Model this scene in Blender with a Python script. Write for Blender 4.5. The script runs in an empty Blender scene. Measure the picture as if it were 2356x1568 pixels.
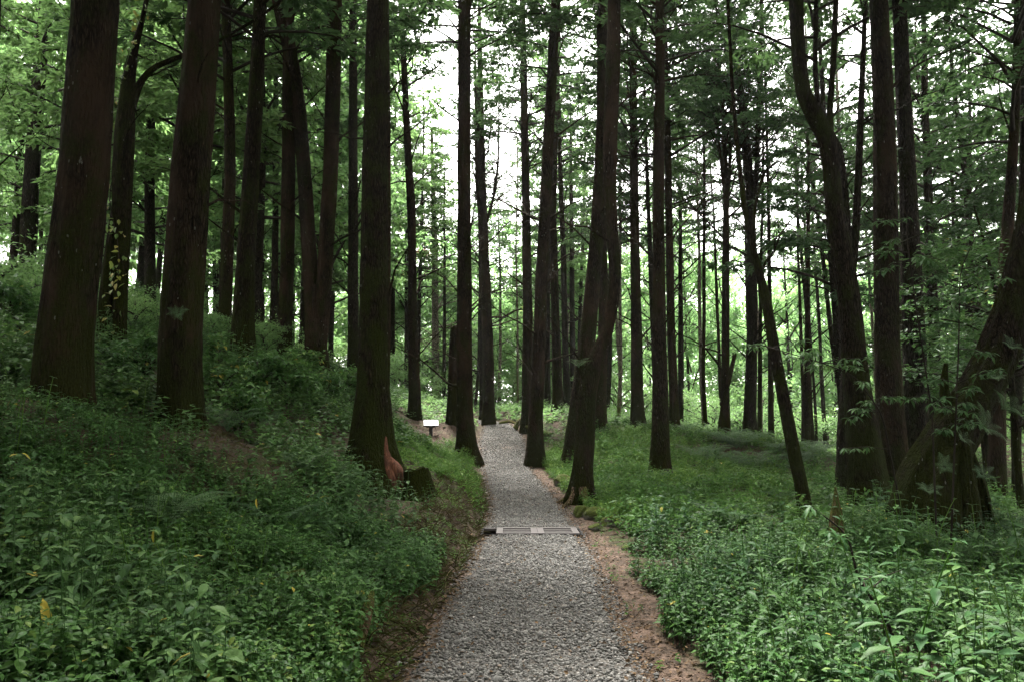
import bpy, math, random
import numpy as np
from mathutils import Vector, Matrix

# ------------------------------------------------------------------ camera, world, sun, exposure
SC = bpy.context.scene
COL = SC.collection
FOC, PCX, PCY, HOR = 1767.0, 1178.0, 784.0, 990.0      # photo measures: focal length, centre, eye-level row
PITCH = math.atan((HOR - PCY) / FOC)
EYE = 1.6
cam = bpy.data.objects.new('camera', bpy.data.cameras.new('camera'))
COL.objects.link(cam)
cam.location = (0, 0, EYE)
cam.rotation_euler = (math.pi / 2 + PITCH, 0, 0)
cam.data.sensor_width = 36.0
cam.data.lens = 36.0 * FOC / 2356.0
cam.data.clip_start = 0.05
cam.data.clip_end = 2000
SC.camera = cam

SUN_EL, SUN_ROT = math.radians(66), math.radians(-14)
w = bpy.data.worlds.new('World'); SC.world = w; w.use_nodes = True
nt = w.node_tree; nt.nodes.clear()
out = nt.nodes.new('ShaderNodeOutputWorld'); bg = nt.nodes.new('ShaderNodeBackground')
sky = nt.nodes.new('ShaderNodeTexSky'); sky.sky_type = 'NISHITA'; sky.sun_disc = False
sky.sun_elevation = SUN_EL; sky.sun_rotation = SUN_ROT
sky.air_density = 1.0; sky.dust_density = 6.0; sky.ozone_density = 1.0
mixs = nt.nodes.new('ShaderNodeMixRGB'); mixs.inputs[0].default_value = 0.85
mixs.inputs[2].default_value = (6.5, 6.4, 6.0, 1)       # the even white of the overcast
nt.links.new(sky.outputs[0], mixs.inputs[1]); nt.links.new(mixs.outputs[0], bg.inputs[0])
bg.inputs[1].default_value = 0.15
nt.links.new(bg.outputs[0], out.inputs[0])
ld = bpy.data.lights.new('sun', 'SUN'); ld.energy = 3.0; ld.angle = math.radians(14); ld.color = (1.0, 0.97, 0.92)
sun = bpy.data.objects.new('sun', ld); COL.objects.link(sun)
# sun veiled and high ahead of the viewer: the wood is seen against the light
az = math.radians(-14)
sd = Vector((math.sin(az) * math.cos(SUN_EL), math.cos(az) * math.cos(SUN_EL), math.sin(SUN_EL)))
sun.rotation_euler = sd.to_track_quat('Z', 'Y').to_euler()
SC.view_settings.view_transform = 'Standard'; SC.view_settings.look = 'None'
SC.view_settings.gamma = 1.0; SC.view_settings.use_curve_mapping = False
SC.view_settings.exposure = 3.22
SC.cycles.max_bounces = 10; SC.cycles.diffuse_bounces = 7; SC.cycles.glossy_bounces = 2
SC.cycles.transmission_bounces = 4; SC.cycles.transparent_max_bounces = 4
SC.cycles.use_denoising = True
SC.render.use_persistent_data = False

# ------------------------------------------------------------------ helpers
def PT(px, py, Y):
    """The place at forward distance Y that the photo shows at (px, py)."""
    u = (px - PCX) / FOC; v = (PCY - py) / FOC
    cp, sp = math.cos(PITCH), math.sin(PITCH)
    dy = cp - v * sp; dz = sp + v * cp
    t = Y / dy
    return np.array([u * t, Y, EYE + dz * t])
def PXW(wpx, Y): return wpx / FOC * Y

def _h(xi, yi, s):
    h = (xi.astype(np.int64) * 374761393 + yi.astype(np.int64) * 668265263 + s * 974634777) & 0xffffffff
    h = ((h ^ (h >> 13)) * 1274126177) & 0xffffffff
    h = h ^ (h >> 16)
    return (h & 0xffffff) / float(0xffffff)
def vnoise(x, y, s=0):
    x = np.asarray(x, float); y = np.asarray(y, float)
    xi = np.floor(x); yi = np.floor(y); fx = x - xi; fy = y - yi
    fx = fx * fx * (3 - 2 * fx); fy = fy * fy * (3 - 2 * fy)
    a = _h(xi, yi, s); b = _h(xi + 1, yi, s); c = _h(xi, yi + 1, s); d = _h(xi + 1, yi + 1, s)
    return (a * (1 - fx) + b * fx) * (1 - fy) + (c * (1 - fx) + d * fx) * fy
def fbm(x, y, s=0, o=3):
    r = 0; a = .5
    for i in range(o):
        r = r + a * vnoise(x * 2 ** i, y * 2 ** i, s + i); a *= .5
    return r
def sstep(a, b, x):
    t = np.clip((x - a) / (b - a), 0, 1); return t * t * (3 - 2 * t)

def mk(name, V, F, mats, parent=None, fmat=None, rnd=None, smooth=False, loc=None):
    """numpy vertices and triangles/quads -> one mesh object"""
    V = np.asarray(V, np.float32)
    Fs = F if isinstance(F, list) else [F]
    Fs = [np.asarray(f, np.int32) for f in Fs if len(f)]
    me = bpy.data.meshes.new(name)
    me.vertices.add(len(V)); me.vertices.foreach_set('co', V.ravel())
    idx = np.concatenate([f.ravel() for f in Fs]); tot = np.concatenate([np.full(len(f), f.shape[1], np.int32) for f in Fs])
    me.loops.add(len(idx)); me.loops.foreach_set('vertex_index', idx)
    me.polygons.add(len(tot))
    st = np.zeros(len(tot), np.int32); st[1:] = np.cumsum(tot)[:-1]
    me.polygons.foreach_set('loop_start', st)
    for m in (mats if isinstance(mats, (list, tuple)) else [mats]): me.materials.append(m)
    if fmat is not None: me.polygons.foreach_set('material_index', np.asarray(fmat, np.int32))
    if smooth is not False:
        me.polygons.foreach_set('use_smooth', np.full(len(tot), True) if smooth is True else np.asarray(smooth, bool))
    if rnd is not None:
        at = me.attributes.new('rnd', 'FLOAT', 'FACE'); at.data.foreach_set('value', np.asarray(rnd, np.float32))
    me.update(calc_edges=True)
    o = bpy.data.objects.new(name, me); COL.objects.link(o)
    if loc is not None: o.location = loc
    if parent is not None: o.parent = parent
    return o

def tag(o, label=None, cat=None, group=None, kind=None):
    if label: o['label'] = label
    if cat: o['category'] = cat
    if group: o['group'] = group
    if kind: o['kind'] = kind
    return o
def empty(name, loc, label=None, cat=None, group=None, rz=0):
    o = bpy.data.objects.new(name, None); COL.objects.link(o)
    o.location = loc; o.rotation_euler = (0, 0, rz); o.empty_display_size = .2
    return tag(o, label, cat, group)
def link_copy(src, name, parent=None, loc=None, rot=None, scale=None):
    c = src.copy(); c.name = name
    COL.objects.link(c)
    if parent is not None: c.parent = parent
    if loc is not None: c.location = loc
    if rot is not None: c.rotation_euler = rot
    if scale is not None: c.scale = (scale,) * 3 if np.isscalar(scale) else scale
    return c

class MB:
    """collects pieces (V, F triangles or quads) into one mesh"""
    def __init__(s): s.V = []; s.F3 = []; s.F4 = []; s.m3 = []; s.m4 = []; s.r3 = []; s.r4 = []; s.n = 0; s.sm3 = []; s.sm4 = []
    def add(s, V, F, mat=0, rnd=.5, smooth=True):
        F = np.asarray(F)
        if len(F) == 0: return
        r = np.broadcast_to(np.asarray(rnd, float), (len(F),))
        if F.shape[1] == 3: s.F3.append(F + s.n); s.m3.append(np.full(len(F), mat)); s.r3.append(r); s.sm3.append(np.full(len(F), smooth))
        else: s.F4.append(F + s.n); s.m4.append(np.full(len(F), mat)); s.r4.append(r); s.sm4.append(np.full(len(F), smooth))
        s.V.append(np.asarray(V, float)); s.n += len(V)
    def build(s, name, mats, parent=None, loc=None):
        F = []; m = []; r = []; sm = []
        if s.F3: F.append(np.concatenate(s.F3)); m += s.m3; r += s.r3; sm += s.sm3
        if s.F4: F.append(np.concatenate(s.F4)); m += s.m4; r += s.r4; sm += s.sm4
        return mk(name, np.concatenate(s.V), F, mats, parent, np.concatenate(m), np.concatenate(r), np.concatenate(sm), loc)

def tube(P, R, seg=6, cap=False, mod=None):
    """a tapered tube along points P with radii R; mod(theta, i, z) multiplies the radius"""
    P = np.asarray(P, float); R = np.asarray(R, float); n = len(P)
    T = np.gradient(P, axis=0); T /= np.linalg.norm(T, axis=1)[:, None] + 1e-9
    avg = P[-1] - P[0]; avg = avg / (np.linalg.norm(avg) + 1e-9)
    ref = np.array([0, 1, 0.]) if abs(avg[2]) > .75 else np.array([0, 0, 1.])
    U = np.cross(T, ref); U /= np.linalg.norm(U, axis=1)[:, None] + 1e-9
    W = np.cross(T, U)
    th = np.linspace(0, 2 * math.pi, seg, endpoint=False)
    rr = R[:, None] * np.ones((1, seg))
    if mod is not None: rr = rr * mod(th[None, :], P)
    V = P[:, None, :] + rr[:, :, None] * (np.cos(th)[None, :, None] * U[:, None, :] + np.sin(th)[None, :, None] * W[:, None, :])
    V = V.reshape(-1, 3)
    i = np.arange(n - 1)[:, None] * seg; j = np.arange(seg)[None, :]; j2 = (j + 1) % seg
    F = np.stack([i + j, i + seg + j, i + seg + j2, i + j2], -1).reshape(-1, 4)
    if cap:
        V = np.concatenate([V, P[-1:] + T[-1:] * R[-1] * .2]); c = len(V) - 1
        b = (n - 1) * seg
        # close the end with quads folded onto the tip
        Fc = np.array([[b + k, c, c, b + (k + 1) % seg] for k in range(seg)])
        F = np.concatenate([F, Fc])
    return V, F
def capfan(n_rings, seg, V, P_end):
    b = (n_rings - 1) * seg
    V = np.concatenate([V, [P_end]]); c = len(V) - 1
    return V, np.array([[b + k, c, b + (k + 1) % seg] for k in range(seg)])

def resample(P, R, step):
    P = np.asarray(P, float); R = np.asarray(R, float)
    d = np.r_[0, np.cumsum(np.linalg.norm(np.diff(P, axis=0), axis=1))]
    n = max(2, int(d[-1] / step) + 1); t = np.linspace(0, d[-1], n)
    Q = np.stack([np.interp(t, d, P[:, k]) for k in range(3)], 1)
    # soften the corners
    for _ in range(3):
        if n > 3: Q[1:-1] = .25 * Q[:-2] + .5 * Q[1:-1] + .25 * Q[2:]
    return Q, np.interp(t, d, R)

# leaf templates: (x along the leaf, y across, z up) and triangles
T_RH = (np.array([(0, 0, 0), (.42, .5, .07), (1, 0, -.06), (.42, -.5, .07)]), np.array([(0, 2, 1), (0, 3, 2)]))
T_LF = (np.array([(0, 0, 0), (.22, .38, .06), (.55, .46, .05), (1, 0, -.16), (.55, -.46, .05), (.22, -.38, .06), (.25, 0, .0), (.6, 0, -.03)]),
        np.array([(0, 6, 1), (0, 5, 6), (1, 6, 7), (1, 7, 2), (6, 5, 4), (6, 4, 7), (2, 7, 3), (7, 4, 3)]))
T_LN = (np.array([(0, 0, 0), (.2, .36, .05), (.55, .5, .02), (.85, .2, -.12), (1, 0, -.22), (.85, -.2, -.12), (.55, -.5, .02), (.2, -.36, .05), (.22, 0, .0), (.58, 0, -.05), (.85, 0, -.16)]),
        np.array([(0, 8, 1), (0, 7, 8), (1, 8, 9), (1, 9, 2), (8, 7, 6), (8, 6, 9), (2, 9, 10), (2, 10, 3), (9, 6, 5), (9, 5, 10), (3, 10, 4), (10, 5, 4)]))
def leaves(P, az, tilt, size, width, tmpl, roll=None):
    P = np.asarray(P, float); n = len(P)
    ca, sa, ct, st = np.cos(az), np.sin(az), np.cos(tilt), np.sin(tilt)
    e1 = np.stack([ca * ct, sa * ct, st], 1); e2 = np.stack([-sa, ca, np.zeros(n)], 1); e3 = np.cross(e1, e2)
    if roll is not None:
        cr, sr = np.cos(roll)[:, None], np.sin(roll)[:, None]
        e2, e3 = e2 * cr + e3 * sr, e3 * cr - e2 * sr
    tv, tf = tmpl
    s = np.broadcast_to(size, (n,))[:, None, None]; wd = np.broadcast_to(width, (n,))[:, None, None]
    V = P[:, None, :] + s * (tv[None, :, 0:1] * e1[:, None, :] + wd * tv[None, :, 1:2] * e2[:, None, :] + tv[None, :, 2:3] * e3[:, None, :])
    F = (np.arange(n) * len(tv))[:, None, None] + tf[None]
    return V.reshape(-1, 3), F.reshape(-1, 3)
def rep(r, tmpl): return np.repeat(r, len(tmpl[1]))

# ------------------------------------------------------------------ materials
def newmat(name):
    m = bpy.data.materials.new(name); m.use_nodes = True
    n = m.node_tree; n.nodes.clear()
    o = n.nodes.new('ShaderNodeOutputMaterial')
    return m, n, o
def ramp(n, stops, fac=None):
    r = n.nodes.new('ShaderNodeValToRGB'); e = r.color_ramp.elements
    while len(e) < len(stops): e.new(.5)
    for el, (p, c) in zip(e, stops): el.position = p; el.color = (*c, 1)
    if fac is not None: n.links.new(fac, r.inputs[0])
    return r
def noise(n, scale, detail=4, rough=.6, vec=None, dist=0):
    t = n.nodes.new('ShaderNodeTexNoise'); t.inputs['Scale'].default_value = scale; t.inputs['Detail'].default_value = detail
    t.inputs['Roughness'].default_value = rough; t.inputs['Distortion'].default_value = dist
    if vec is not None: n.links.new(vec, t.inputs['Vector'])
    return t
def mapping(n, scale, coord='Object'):
    tc = n.nodes.new('ShaderNodeTexCoord'); mp = n.nodes.new('ShaderNodeMapping'); mp.inputs['Scale'].default_value = scale
    n.links.new(tc.outputs[coord], mp.inputs[0]); return mp.outputs[0]
def bump(n, h, strength, dist):
    b = n.nodes.new('ShaderNodeBump'); b.inputs['Strength'].default_value = strength; b.inputs['Distance'].default_value = dist
    n.links.new(h, b.inputs['Height']); return b.outputs[0]
def mixc(n, fac, a, b):
    m = n.nodes.new('ShaderNodeMixRGB')
    for i, v in ((0, fac), (1, a), (2, b)):
        if isinstance(v, (int, float)): m.inputs[i].default_value = v
        elif isinstance(v, tuple): m.inputs[i].default_value = (*v, 1)
        else: n.links.new(v, m.inputs[i])
    return m.outputs[0]
def principled(n, o, col, rough=.8, spec=.3, normal=None):
    p = n.nodes.new('ShaderNodeBsdfPrincipled')
    if isinstance(col, tuple): p.inputs['Base Color'].default_value = (*col, 1)
    else: n.links.new(col, p.inputs['Base Color'])
    if isinstance(rough, (int, float)): p.inputs['Roughness'].default_value = rough
    else: n.links.new(rough, p.inputs['Roughness'])
    p.inputs['Specular IOR Level'].default_value = spec
    if normal is not None: n.links.new(normal, p.inputs['Normal'])
    if o is not None: n.links.new(p.outputs[0], o.inputs[0])
    return p

def bark_mat(name, dark, light, moss=.35, mosscol=(.055, .07, .012), lichen=.75, red=None):
    m, n, o = newmat(name)
    tc = n.nodes.new('ShaderNodeTexCoord'); oi = n.nodes.new('ShaderNodeObjectInfo')
    off = n.nodes.new('ShaderNodeVectorMath'); off.operation = 'ADD'
    sc = n.nodes.new('ShaderNodeVectorMath'); sc.operation = 'SCALE'; sc.inputs[3].default_value = 37
    cmb = n.nodes.new('ShaderNodeCombineXYZ'); n.links.new(oi.outputs['Random'], cmb.inputs[0]); n.links.new(oi.outputs['Random'], cmb.inputs[2])
    n.links.new(cmb.outputs[0], sc.inputs[0]); n.links.new(tc.outputs['Object'], off.inputs[0]); n.links.new(sc.outputs[0], off.inputs[1])
    def mp(s):
        q = n.nodes.new('ShaderNodeMapping'); q.inputs['Scale'].default_value = s; n.links.new(off.outputs[0], q.inputs[0]); return q.outputs[0]
    fib = noise(n, 1, 6, .65, mp((46, 46, 9)), .8)
    plate = n.nodes.new('ShaderNodeTexVoronoi'); plate.feature = 'DISTANCE_TO_EDGE'; n.links.new(mp((24, 24, 5.0)), plate.inputs['Vector']); plate.inputs['Scale'].default_value = 1
    hgt = n.nodes.new('ShaderNodeMath'); hgt.operation = 'MULTIPLY_ADD'; n.links.new(plate.outputs['Distance'], hgt.inputs[0]); hgt.inputs[1].default_value = .9; n.links.new(fib.outputs[0], hgt.inputs[2])
    base = ramp(n, [(.36, dark), (.56, light), (.74, tuple(min(1, c * 2.4) for c in light))], fib.outputs[0]).outputs[0]
    crack = ramp(n, [(.02, (.12, .12, .12)), (.16, (1, 1, 1))], plate.outputs['Distance']).outputs[0]
    cm = n.nodes.new('ShaderNodeMixRGB'); cm.blend_type = 'MULTIPLY'; cm.inputs[0].default_value = .85; n.links.new(base, cm.inputs[1]); n.links.new(crack, cm.inputs[2]); base = cm.outputs[0]
    big = noise(n, 1, 3, .6, mp((1.6, 1.6, .8)))
    if red is not None:
        rf = ramp(n, [(.45, (0, 0, 0)), (.62, (1, 1, 1))], big.outputs[0]).outputs[0]
        base = mixc(n, rf, base, red)
    mn = noise(n, 1, 5, .7, mp((3.4, 3.4, 1.6)))
    mf = ramp(n, [(.56 - moss * .25, (0, 0, 0)), (.72 - moss * .25, (.85, .85, .85))], mn.outputs[0]).outputs[0]
    sz = n.nodes.new('ShaderNodeSeparateXYZ'); n.links.new(tc.outputs['Object'], sz.inputs[0])
    lowz = n.nodes.new('ShaderNodeMapRange'); n.links.new(sz.outputs[2], lowz.inputs[0]); lowz.inputs[1].default_value = .1; lowz.inputs[2].default_value = 2.4; lowz.inputs[3].default_value = .16; lowz.inputs[4].default_value = 0
    ms_ = n.nodes.new('ShaderNodeMath'); ms_.operation = 'ADD'; n.links.new(mn.outputs[0], ms_.inputs[0]); n.links.new(lowz.outputs[0], ms_.inputs[1])
    for l in list(mf.node.inputs[0].links): n.links.remove(l)
    n.links.new(ms_.outputs[0], mf.node.inputs[0])
    mtex = ramp(n, [(.3, tuple(c * .5 for c in mosscol)), (.7, tuple(c * 1.7 for c in mosscol))], noise(n, 1, 4, .7, mp((60, 60, 40))).outputs[0]).outputs[0]
    base = mixc(n, mf, base, mtex)
    lv = n.nodes.new('ShaderNodeTexVoronoi'); n.links.new(mp((14, 14, 6)), lv.inputs['Vector']); lv.inputs['Scale'].default_value = 1
    ln = noise(n, 1, 4, .7, mp((5, 5, 2.2)))
    l1 = n.nodes.new('ShaderNodeMath'); l1.operation = 'LESS_THAN'; n.links.new(lv.outputs['Distance'], l1.inputs[0]); l1.inputs[1].default_value = .15
    l2 = n.nodes.new('ShaderNodeMath'); l2.operation = 'GREATER_THAN'; n.links.new(ln.outputs[0], l2.inputs[0]); l2.inputs[1].default_value = .575
    l3 = n.nodes.new('ShaderNodeMath'); l3.operation = 'MULTIPLY'; n.links.new(l1.outputs[0], l3.inputs[0]); n.links.new(l2.outputs[0], l3.inputs[1])
    l4 = n.nodes.new('ShaderNodeMath'); l4.operation = 'MULTIPLY'; n.links.new(l3.outputs[0], l4.inputs[0]); l4.inputs[1].default_value = lichen
    base = mixc(n, l4.outputs[0], base, (.13, .135, .12))
    principled(n, o, base, .95, .03, bump(n, hgt.outputs[0], 1.0, .06))
    return m

def leaf_mat(name, stops, trans=.35, rough=.5, spec=.35, tcol=(.5, .8, .2), tmul=1.0):
    """leaf: per-leaf colour, glossy upper side, light passing through"""
    m, n, o = newmat(name)
    at = n.nodes.new('ShaderNodeAttribute'); at.attribute_name = 'rnd'
    col = ramp(n, stops, at.outputs['Fac']).outputs[0]
    oi = n.nodes.new('ShaderNodeObjectInfo')
    hs = n.nodes.new('ShaderNodeHueSaturation'); n.links.new(col, hs.inputs['Color'])
    mr = n.nodes.new('ShaderNodeMapRange'); n.links.new(oi.outputs['Random'], mr.inputs[0]); mr.inputs[3].default_value = .78; mr.inputs[4].default_value = 1.22
    n.links.new(mr.outputs[0], hs.inputs['Value'])
    mh = n.nodes.new('ShaderNodeMapRange'); n.links.new(oi.outputs['Random'], mh.inputs[0]); mh.inputs[3].default_value = .515; mh.inputs[4].default_value = .485
    n.links.new(mh.outputs[0], hs.inputs['Hue'])
    p = principled(n, None, hs.outputs[0], rough, spec)
    t = n.nodes.new('ShaderNodeBsdfTranslucent')
    tc = mixc(n, .5, hs.outputs[0], (.092 * tmul, .155 * tmul, .055 * tmul))
    n.links.new(tc, t.inputs[0])
    ms = n.nodes.new('ShaderNodeMixShader'); ms.inputs[0].default_value = trans
    n.links.new(p.outputs[0], ms.inputs[1]); n.links.new(t.outputs[0], ms.inputs[2]); n.links.new(ms.outputs[0], o.inputs[0])
    return m

M = {}
M['bark'] = bark_mat('bark', (.005, .004, .003), (.025, .018, .012), .32, mosscol=(.013, .016, .003), red=(.030, .019, .012))
M['bark_mossy'] = bark_mat('bark_mossy', (.005, .004, .003), (.021, .015, .010), .46, mosscol=(.014, .018, .003))
M['bark_grey'] = bark_mat('bark_grey', (.007, .006, .0045), (.028, .022, .017), .25, mosscol=(.012, .015, .004), lichen=.7)
M['bark_red'] = bark_mat('bark_red', (.03, .012, .008), (.13, .046, .028), -.4, lichen=.1)
M['bark_dead'] = bark_mat('bark_dead', (.04, .026, .018), (.14, .092, .06), .1, lichen=.15)
M['bark_pale'] = bark_mat('bark_pale', (.06, .05, .04), (.20, .17, .135), .1, lichen=.3)
def torn_mat():
    m, n, o = newmat('torn_wood'); f = noise(n, 1, 6, .6, mapping(n, (38, 38, 3)), .6); b = noise(n, 6, 4, .6, mapping(n, (1, 1, 1)))
    c = ramp(n, [(.28, (.015, .007, .005)), (.45, (.060, .024, .014)), (.62, (.115, .048, .027)), (.8, (.16, .08, .05))], f.outputs[0]).outputs[0]
    c = mixc(n, ramp(n, [(.45, (0, 0, 0)), (.68, (.8, .8, .8))], b.outputs[0]).outputs[0], c, (.035, .02, .013))
    principled(n, o, c, .85, .1, bump(n, f.outputs[0], .8, .02)); return m
M['torn'] = torn_mat()
M['twig'] = newmat('twig')[0]
_n = M['twig'].node_tree; _o = _n.nodes[0]
principled(_n, _o, ramp(_n, [(.3, (.009, .007, .005)), (.7, (.028, .022, .016))], noise(_n, 9).outputs[0]).outputs[0], .9, .1)
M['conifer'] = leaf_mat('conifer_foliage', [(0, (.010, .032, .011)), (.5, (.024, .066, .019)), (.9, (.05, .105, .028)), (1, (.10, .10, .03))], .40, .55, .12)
M['conifer_lit'] = leaf_mat('conifer_lit_foliage', [(0, (.035, .08, .022)), (.5, (.075, .145, .035)), (1, (.13, .19, .05))], .55, .5, .2, tmul=2.8)  # conifer foliage again, sunlight put into the colour by lighter tones
M['broad'] = leaf_mat('broadleaf_foliage', [(0, (.035, .09, .032)), (.5, (.085, .175, .06)), (.93, (.16, .25, .09)), (1, (.22, .2, .06))], .58, .5, .2, tmul=3.3)
M['autumn'] = leaf_mat('autumn_foliage', [(0, (.22, .13, .08)), (.5, (.30, .17, .10)), (1, (.20, .17, .08))], .4, .6, .2)
M['herb'] = leaf_mat('herb_leaves', [(0, (.014, .042, .008)), (.4, (.036, .098, .018)), (.8, (.070, .152, .028)), (.96, (.13, .19, .035)), (1, (.26, .22, .03))], .30, .5, .16)
M['herb_big'] = leaf_mat('tall_herb_leaves', [(0, (.017, .050, .017)), (.5, (.040, .095, .028)), (.97, (.072, .14, .038)), (1, (.24, .22, .04))], .26, .5, .1)
M['grass'] = leaf_mat('grass_blades', [(0, (.026, .080, .009)), (.5, (.064, .148, .016)), (1, (.14, .22, .03))], .38, .55, .15)
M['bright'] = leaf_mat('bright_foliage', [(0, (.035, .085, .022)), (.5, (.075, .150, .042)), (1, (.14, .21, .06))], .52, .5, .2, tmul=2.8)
M['fern'] = leaf_mat('fern_fronds', [(0, (.025, .065, .022)), (.5, (.045, .098, .036)), (1, (.07, .135, .045))], .25, .5, .22)
M['dryleaf'] = leaf_mat('dry_leaves', [(0, (.035, .022, .014)), (.4, (.09, .055, .03)), (.8, (.16, .10, .055)), (1, (.24, .17, .09))], .1, .75, .15, tmul=.3)
M['strand'] = leaf_mat('dry_strands', [(0, (.03, .02, .012)), (.35, (.07, .05, .022)), (.6, (.055, .062, .014)), (.85, (.08, .085, .02)), (1, (.20, .16, .08))], .1, .8, .15, tmul=.4)
M['yellow'] = leaf_mat('yellow_leaf', [(0, (.30, .26, .03)), (.5, (.40, .33, .04)), (1, (.30, .20, .03))], .25, .5, .3)
M['vineleaf'] = leaf_mat('vine_leaves', [(0, (.05, .11, .02)), (.6, (.12, .18, .03)), (.8, (.28, .26, .04)), (1, (.4, .33, .12))], .4, .45, .3)

def ground_mat():
    m, n, o = newmat('forest_soil')
    at = n.nodes.new('ShaderNodeAttribute'); at.attribute_name = 'soil'
    v = mapping(n, (1, 1, 1))
    a = noise(n, 2.2, 6, .7, v); b = noise(n, 22, 5, .7, v); c = noise(n, 90, 3, .6, v)
    humus = ramp(n, [(.3, (.016, .011, .007)), (.55, (.045, .028, .017)), (.8, (.085, .055, .034))], b.outputs[0]).outputs[0]
    mossy = ramp(n, [(.35, (.02, .026, .008)), (.7, (.05, .07, .016))], b.outputs[0]).outputs[0]
    mf = ramp(n, [(.48, (0, 0, 0)), (.6, (1, 1, 1))], a.outputs[0]).outputs[0]
    humus = mixc(n, mf, humus, mossy)
    clay = ramp(n, [(.25, (.055, .037, .027)), (.5, (.135, .090, .066)), (.75, (.25, .175, .135))], b.outputs[0]).outputs[0]
    clay = mixc(n, ramp(n, [(.42, (0, 0, 0)), (.58, (.95, .95, .95))], noise(n, 4, 6, .75, v).outputs[0]).outputs[0], clay, (.045, .032, .022))
    fac = n.nodes.new('ShaderNodeMath'); fac.operation = 'ADD'; fac.use_clamp = True
    sub = n.nodes.new('ShaderNodeMath'); sub.operation = 'MULTIPLY_ADD'; n.links.new(a.outputs[0], sub.inputs[0]); sub.inputs[1].default_value = 1.4; sub.inputs[2].default_value = -.7
    n.links.new(at.outputs['Fac'], fac.inputs[0]); n.links.new(sub.outputs[0], fac.inputs[1])
    mul = n.nodes.new('ShaderNodeMath'); mul.operation = 'MULTIPLY'; n.links.new(fac.outputs[0], mul.inputs[0])
    gt = ramp(n, [(.08, (0, 0, 0)), (.25, (1, 1, 1))], at.outputs['Fac']).outputs[0]
    n.links.new(gt, mul.inputs[1])
    col = mixc(n, mul.outputs[0], humus, clay)
    h = n.nodes.new('ShaderNodeMath'); h.operation = 'ADD'; n.links.new(b.outputs[0], h.inputs[0]); n.links.new(c.outputs[0], h.inputs[1])
    principled(n, o, col, .9, .2, bump(n, h.outputs[0], .8, .03))
    return m
M['ground'] = ground_mat()
def gravel_bed_mat():
    m, n, o = newmat('gravel_bed')
    v = mapping(n, (1, 1, 1))
    vo = n.nodes.new('ShaderNodeTexVoronoi'); vo.inputs['Scale'].default_value = 34; n.links.new(v, vo.inputs['Vector'])
    sx = n.nodes.new('ShaderNodeSeparateColor'); n.links.new(vo.outputs['Color'], sx.inputs[0])
    st = ramp(n, [(0, (.028, .026, .024)), (.45, (.085, .081, .075)), (.8, (.16, .153, .143)), (1, (.30, .285, .26))], sx.outputs[0]).outputs[0]
    edge = ramp(n, [(.25, (1, 1, 1)), (.75, (.0, .0, .0))], vo.outputs['Distance']).outputs[0]
    st = mixc(n, edge, (.06, .05, .04), st)
    a = noise(n, 1.5, 6, .7, v)
    at = n.nodes.new('ShaderNodeAttribute'); at.attribute_name = 'soil'
    s2 = n.nodes.new('ShaderNodeMath'); s2.operation = 'MULTIPLY_ADD'; n.links.new(a.outputs[0], s2.inputs[0]); s2.inputs[1].default_value = 2.4; s2.inputs[2].default_value = -1.55
    s3 = n.nodes.new('ShaderNodeMath'); s3.operation = 'ADD'; s3.use_clamp = True; n.links.new(s2.outputs[0], s3.inputs[0]); n.links.new(at.outputs['Fac'], s3.inputs[1])
    clay = ramp(n, [(.3, (.11, .075, .055)), (.7, (.26, .19, .145))], noise(n, 20, 5, .7, v).outputs[0]).outputs[0]
    col = mixc(n, s3.outputs[0], st, clay)
    principled(n, o, col, .85, .25, bump(n, edge, .7, .02))
    return m
M['gravel_bed'] = gravel_bed_mat()
def stone_mat():
    m, n, o = newmat('gravel_stone')
    at = n.nodes.new('ShaderNodeAttribute'); at.attribute_name = 'rnd'
    c = ramp(n, [(0, (.020, .019, .018)), (.3, (.062, .060, .056)), (.65, (.138, .133, .125)), (.85, (.24, .228, .21)), (.95, (.21, .155, .115)), (1, (.50, .48, .45))], at.outputs['Fac']).outputs[0]
    nn = noise(n, 60, 3, .6, mapping(n, (1, 1, 1)))
    c = mixc(n, .35, c, ramp(n, [(.3, (.05, .05, .045)), (.7, (.3, .29, .27))], nn.outputs[0]).outputs[0])
    principled(n, o, c, .8, .2)
    return m
M['stone'] = stone_mat()
def rock_mat(name, moss):
    m, n, o = newmat(name)
    v = mapping(n, (1, 1, 1))
    b = noise(n, 9, 6, .7, v)
    rock = ramp(n, [(.3, (.045, .04, .034)), (.7, (.16, .145, .125))], b.outputs[0]).outputs[0]
    g = n.nodes.new('ShaderNodeNewGeometry'); sp = n.nodes.new('ShaderNodeSeparateXYZ'); n.links.new(g.outputs['Normal'], sp.inputs[0])
    ad = n.nodes.new('ShaderNodeMath'); ad.operation = 'MULTIPLY_ADD'; n.links.new(b.outputs[0], ad.inputs[0]); ad.inputs[1].default_value = 1.2; n.links.new(sp.outputs[2], ad.inputs[2])
    mf = ramp(n, [(.95 - moss * .6, (0, 0, 0)), (1.0 - moss * .35, (1, 1, 1))], ad.outputs[0]).outputs[0]
    mc = ramp(n, [(.3, (.018, .028, .005)), (.7, (.06, .072, .012))], noise(n, 40, 4, .7, v).outputs[0]).outputs[0]
    col = mixc(n, mf, rock, mc)
    principled(n, o, col, .95, .15, bump(n, noise(n, 30, 5, .7, v).outputs[0], .7, .03))
    return m
M['rock'] = rock_mat('mossy_rock', 1.0); M['rock_bare'] = rock_mat('bare_rock', .2)
def flat_mat(name, col, rough=.6, spec=.4, nz=.15, sc=40):
    m, n, o = newmat(name)
    f = noise(n, sc, 4, .6, mapping(n, (1, 1, 1))).outputs[0]
    c = ramp(n, [(.3, tuple(x * (1 - nz) for x in col)), (.7, tuple(min(1, x * (1 + nz)) for x in col))], f).outputs[0]
    principled(n, o, c, rough, spec); return m
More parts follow.
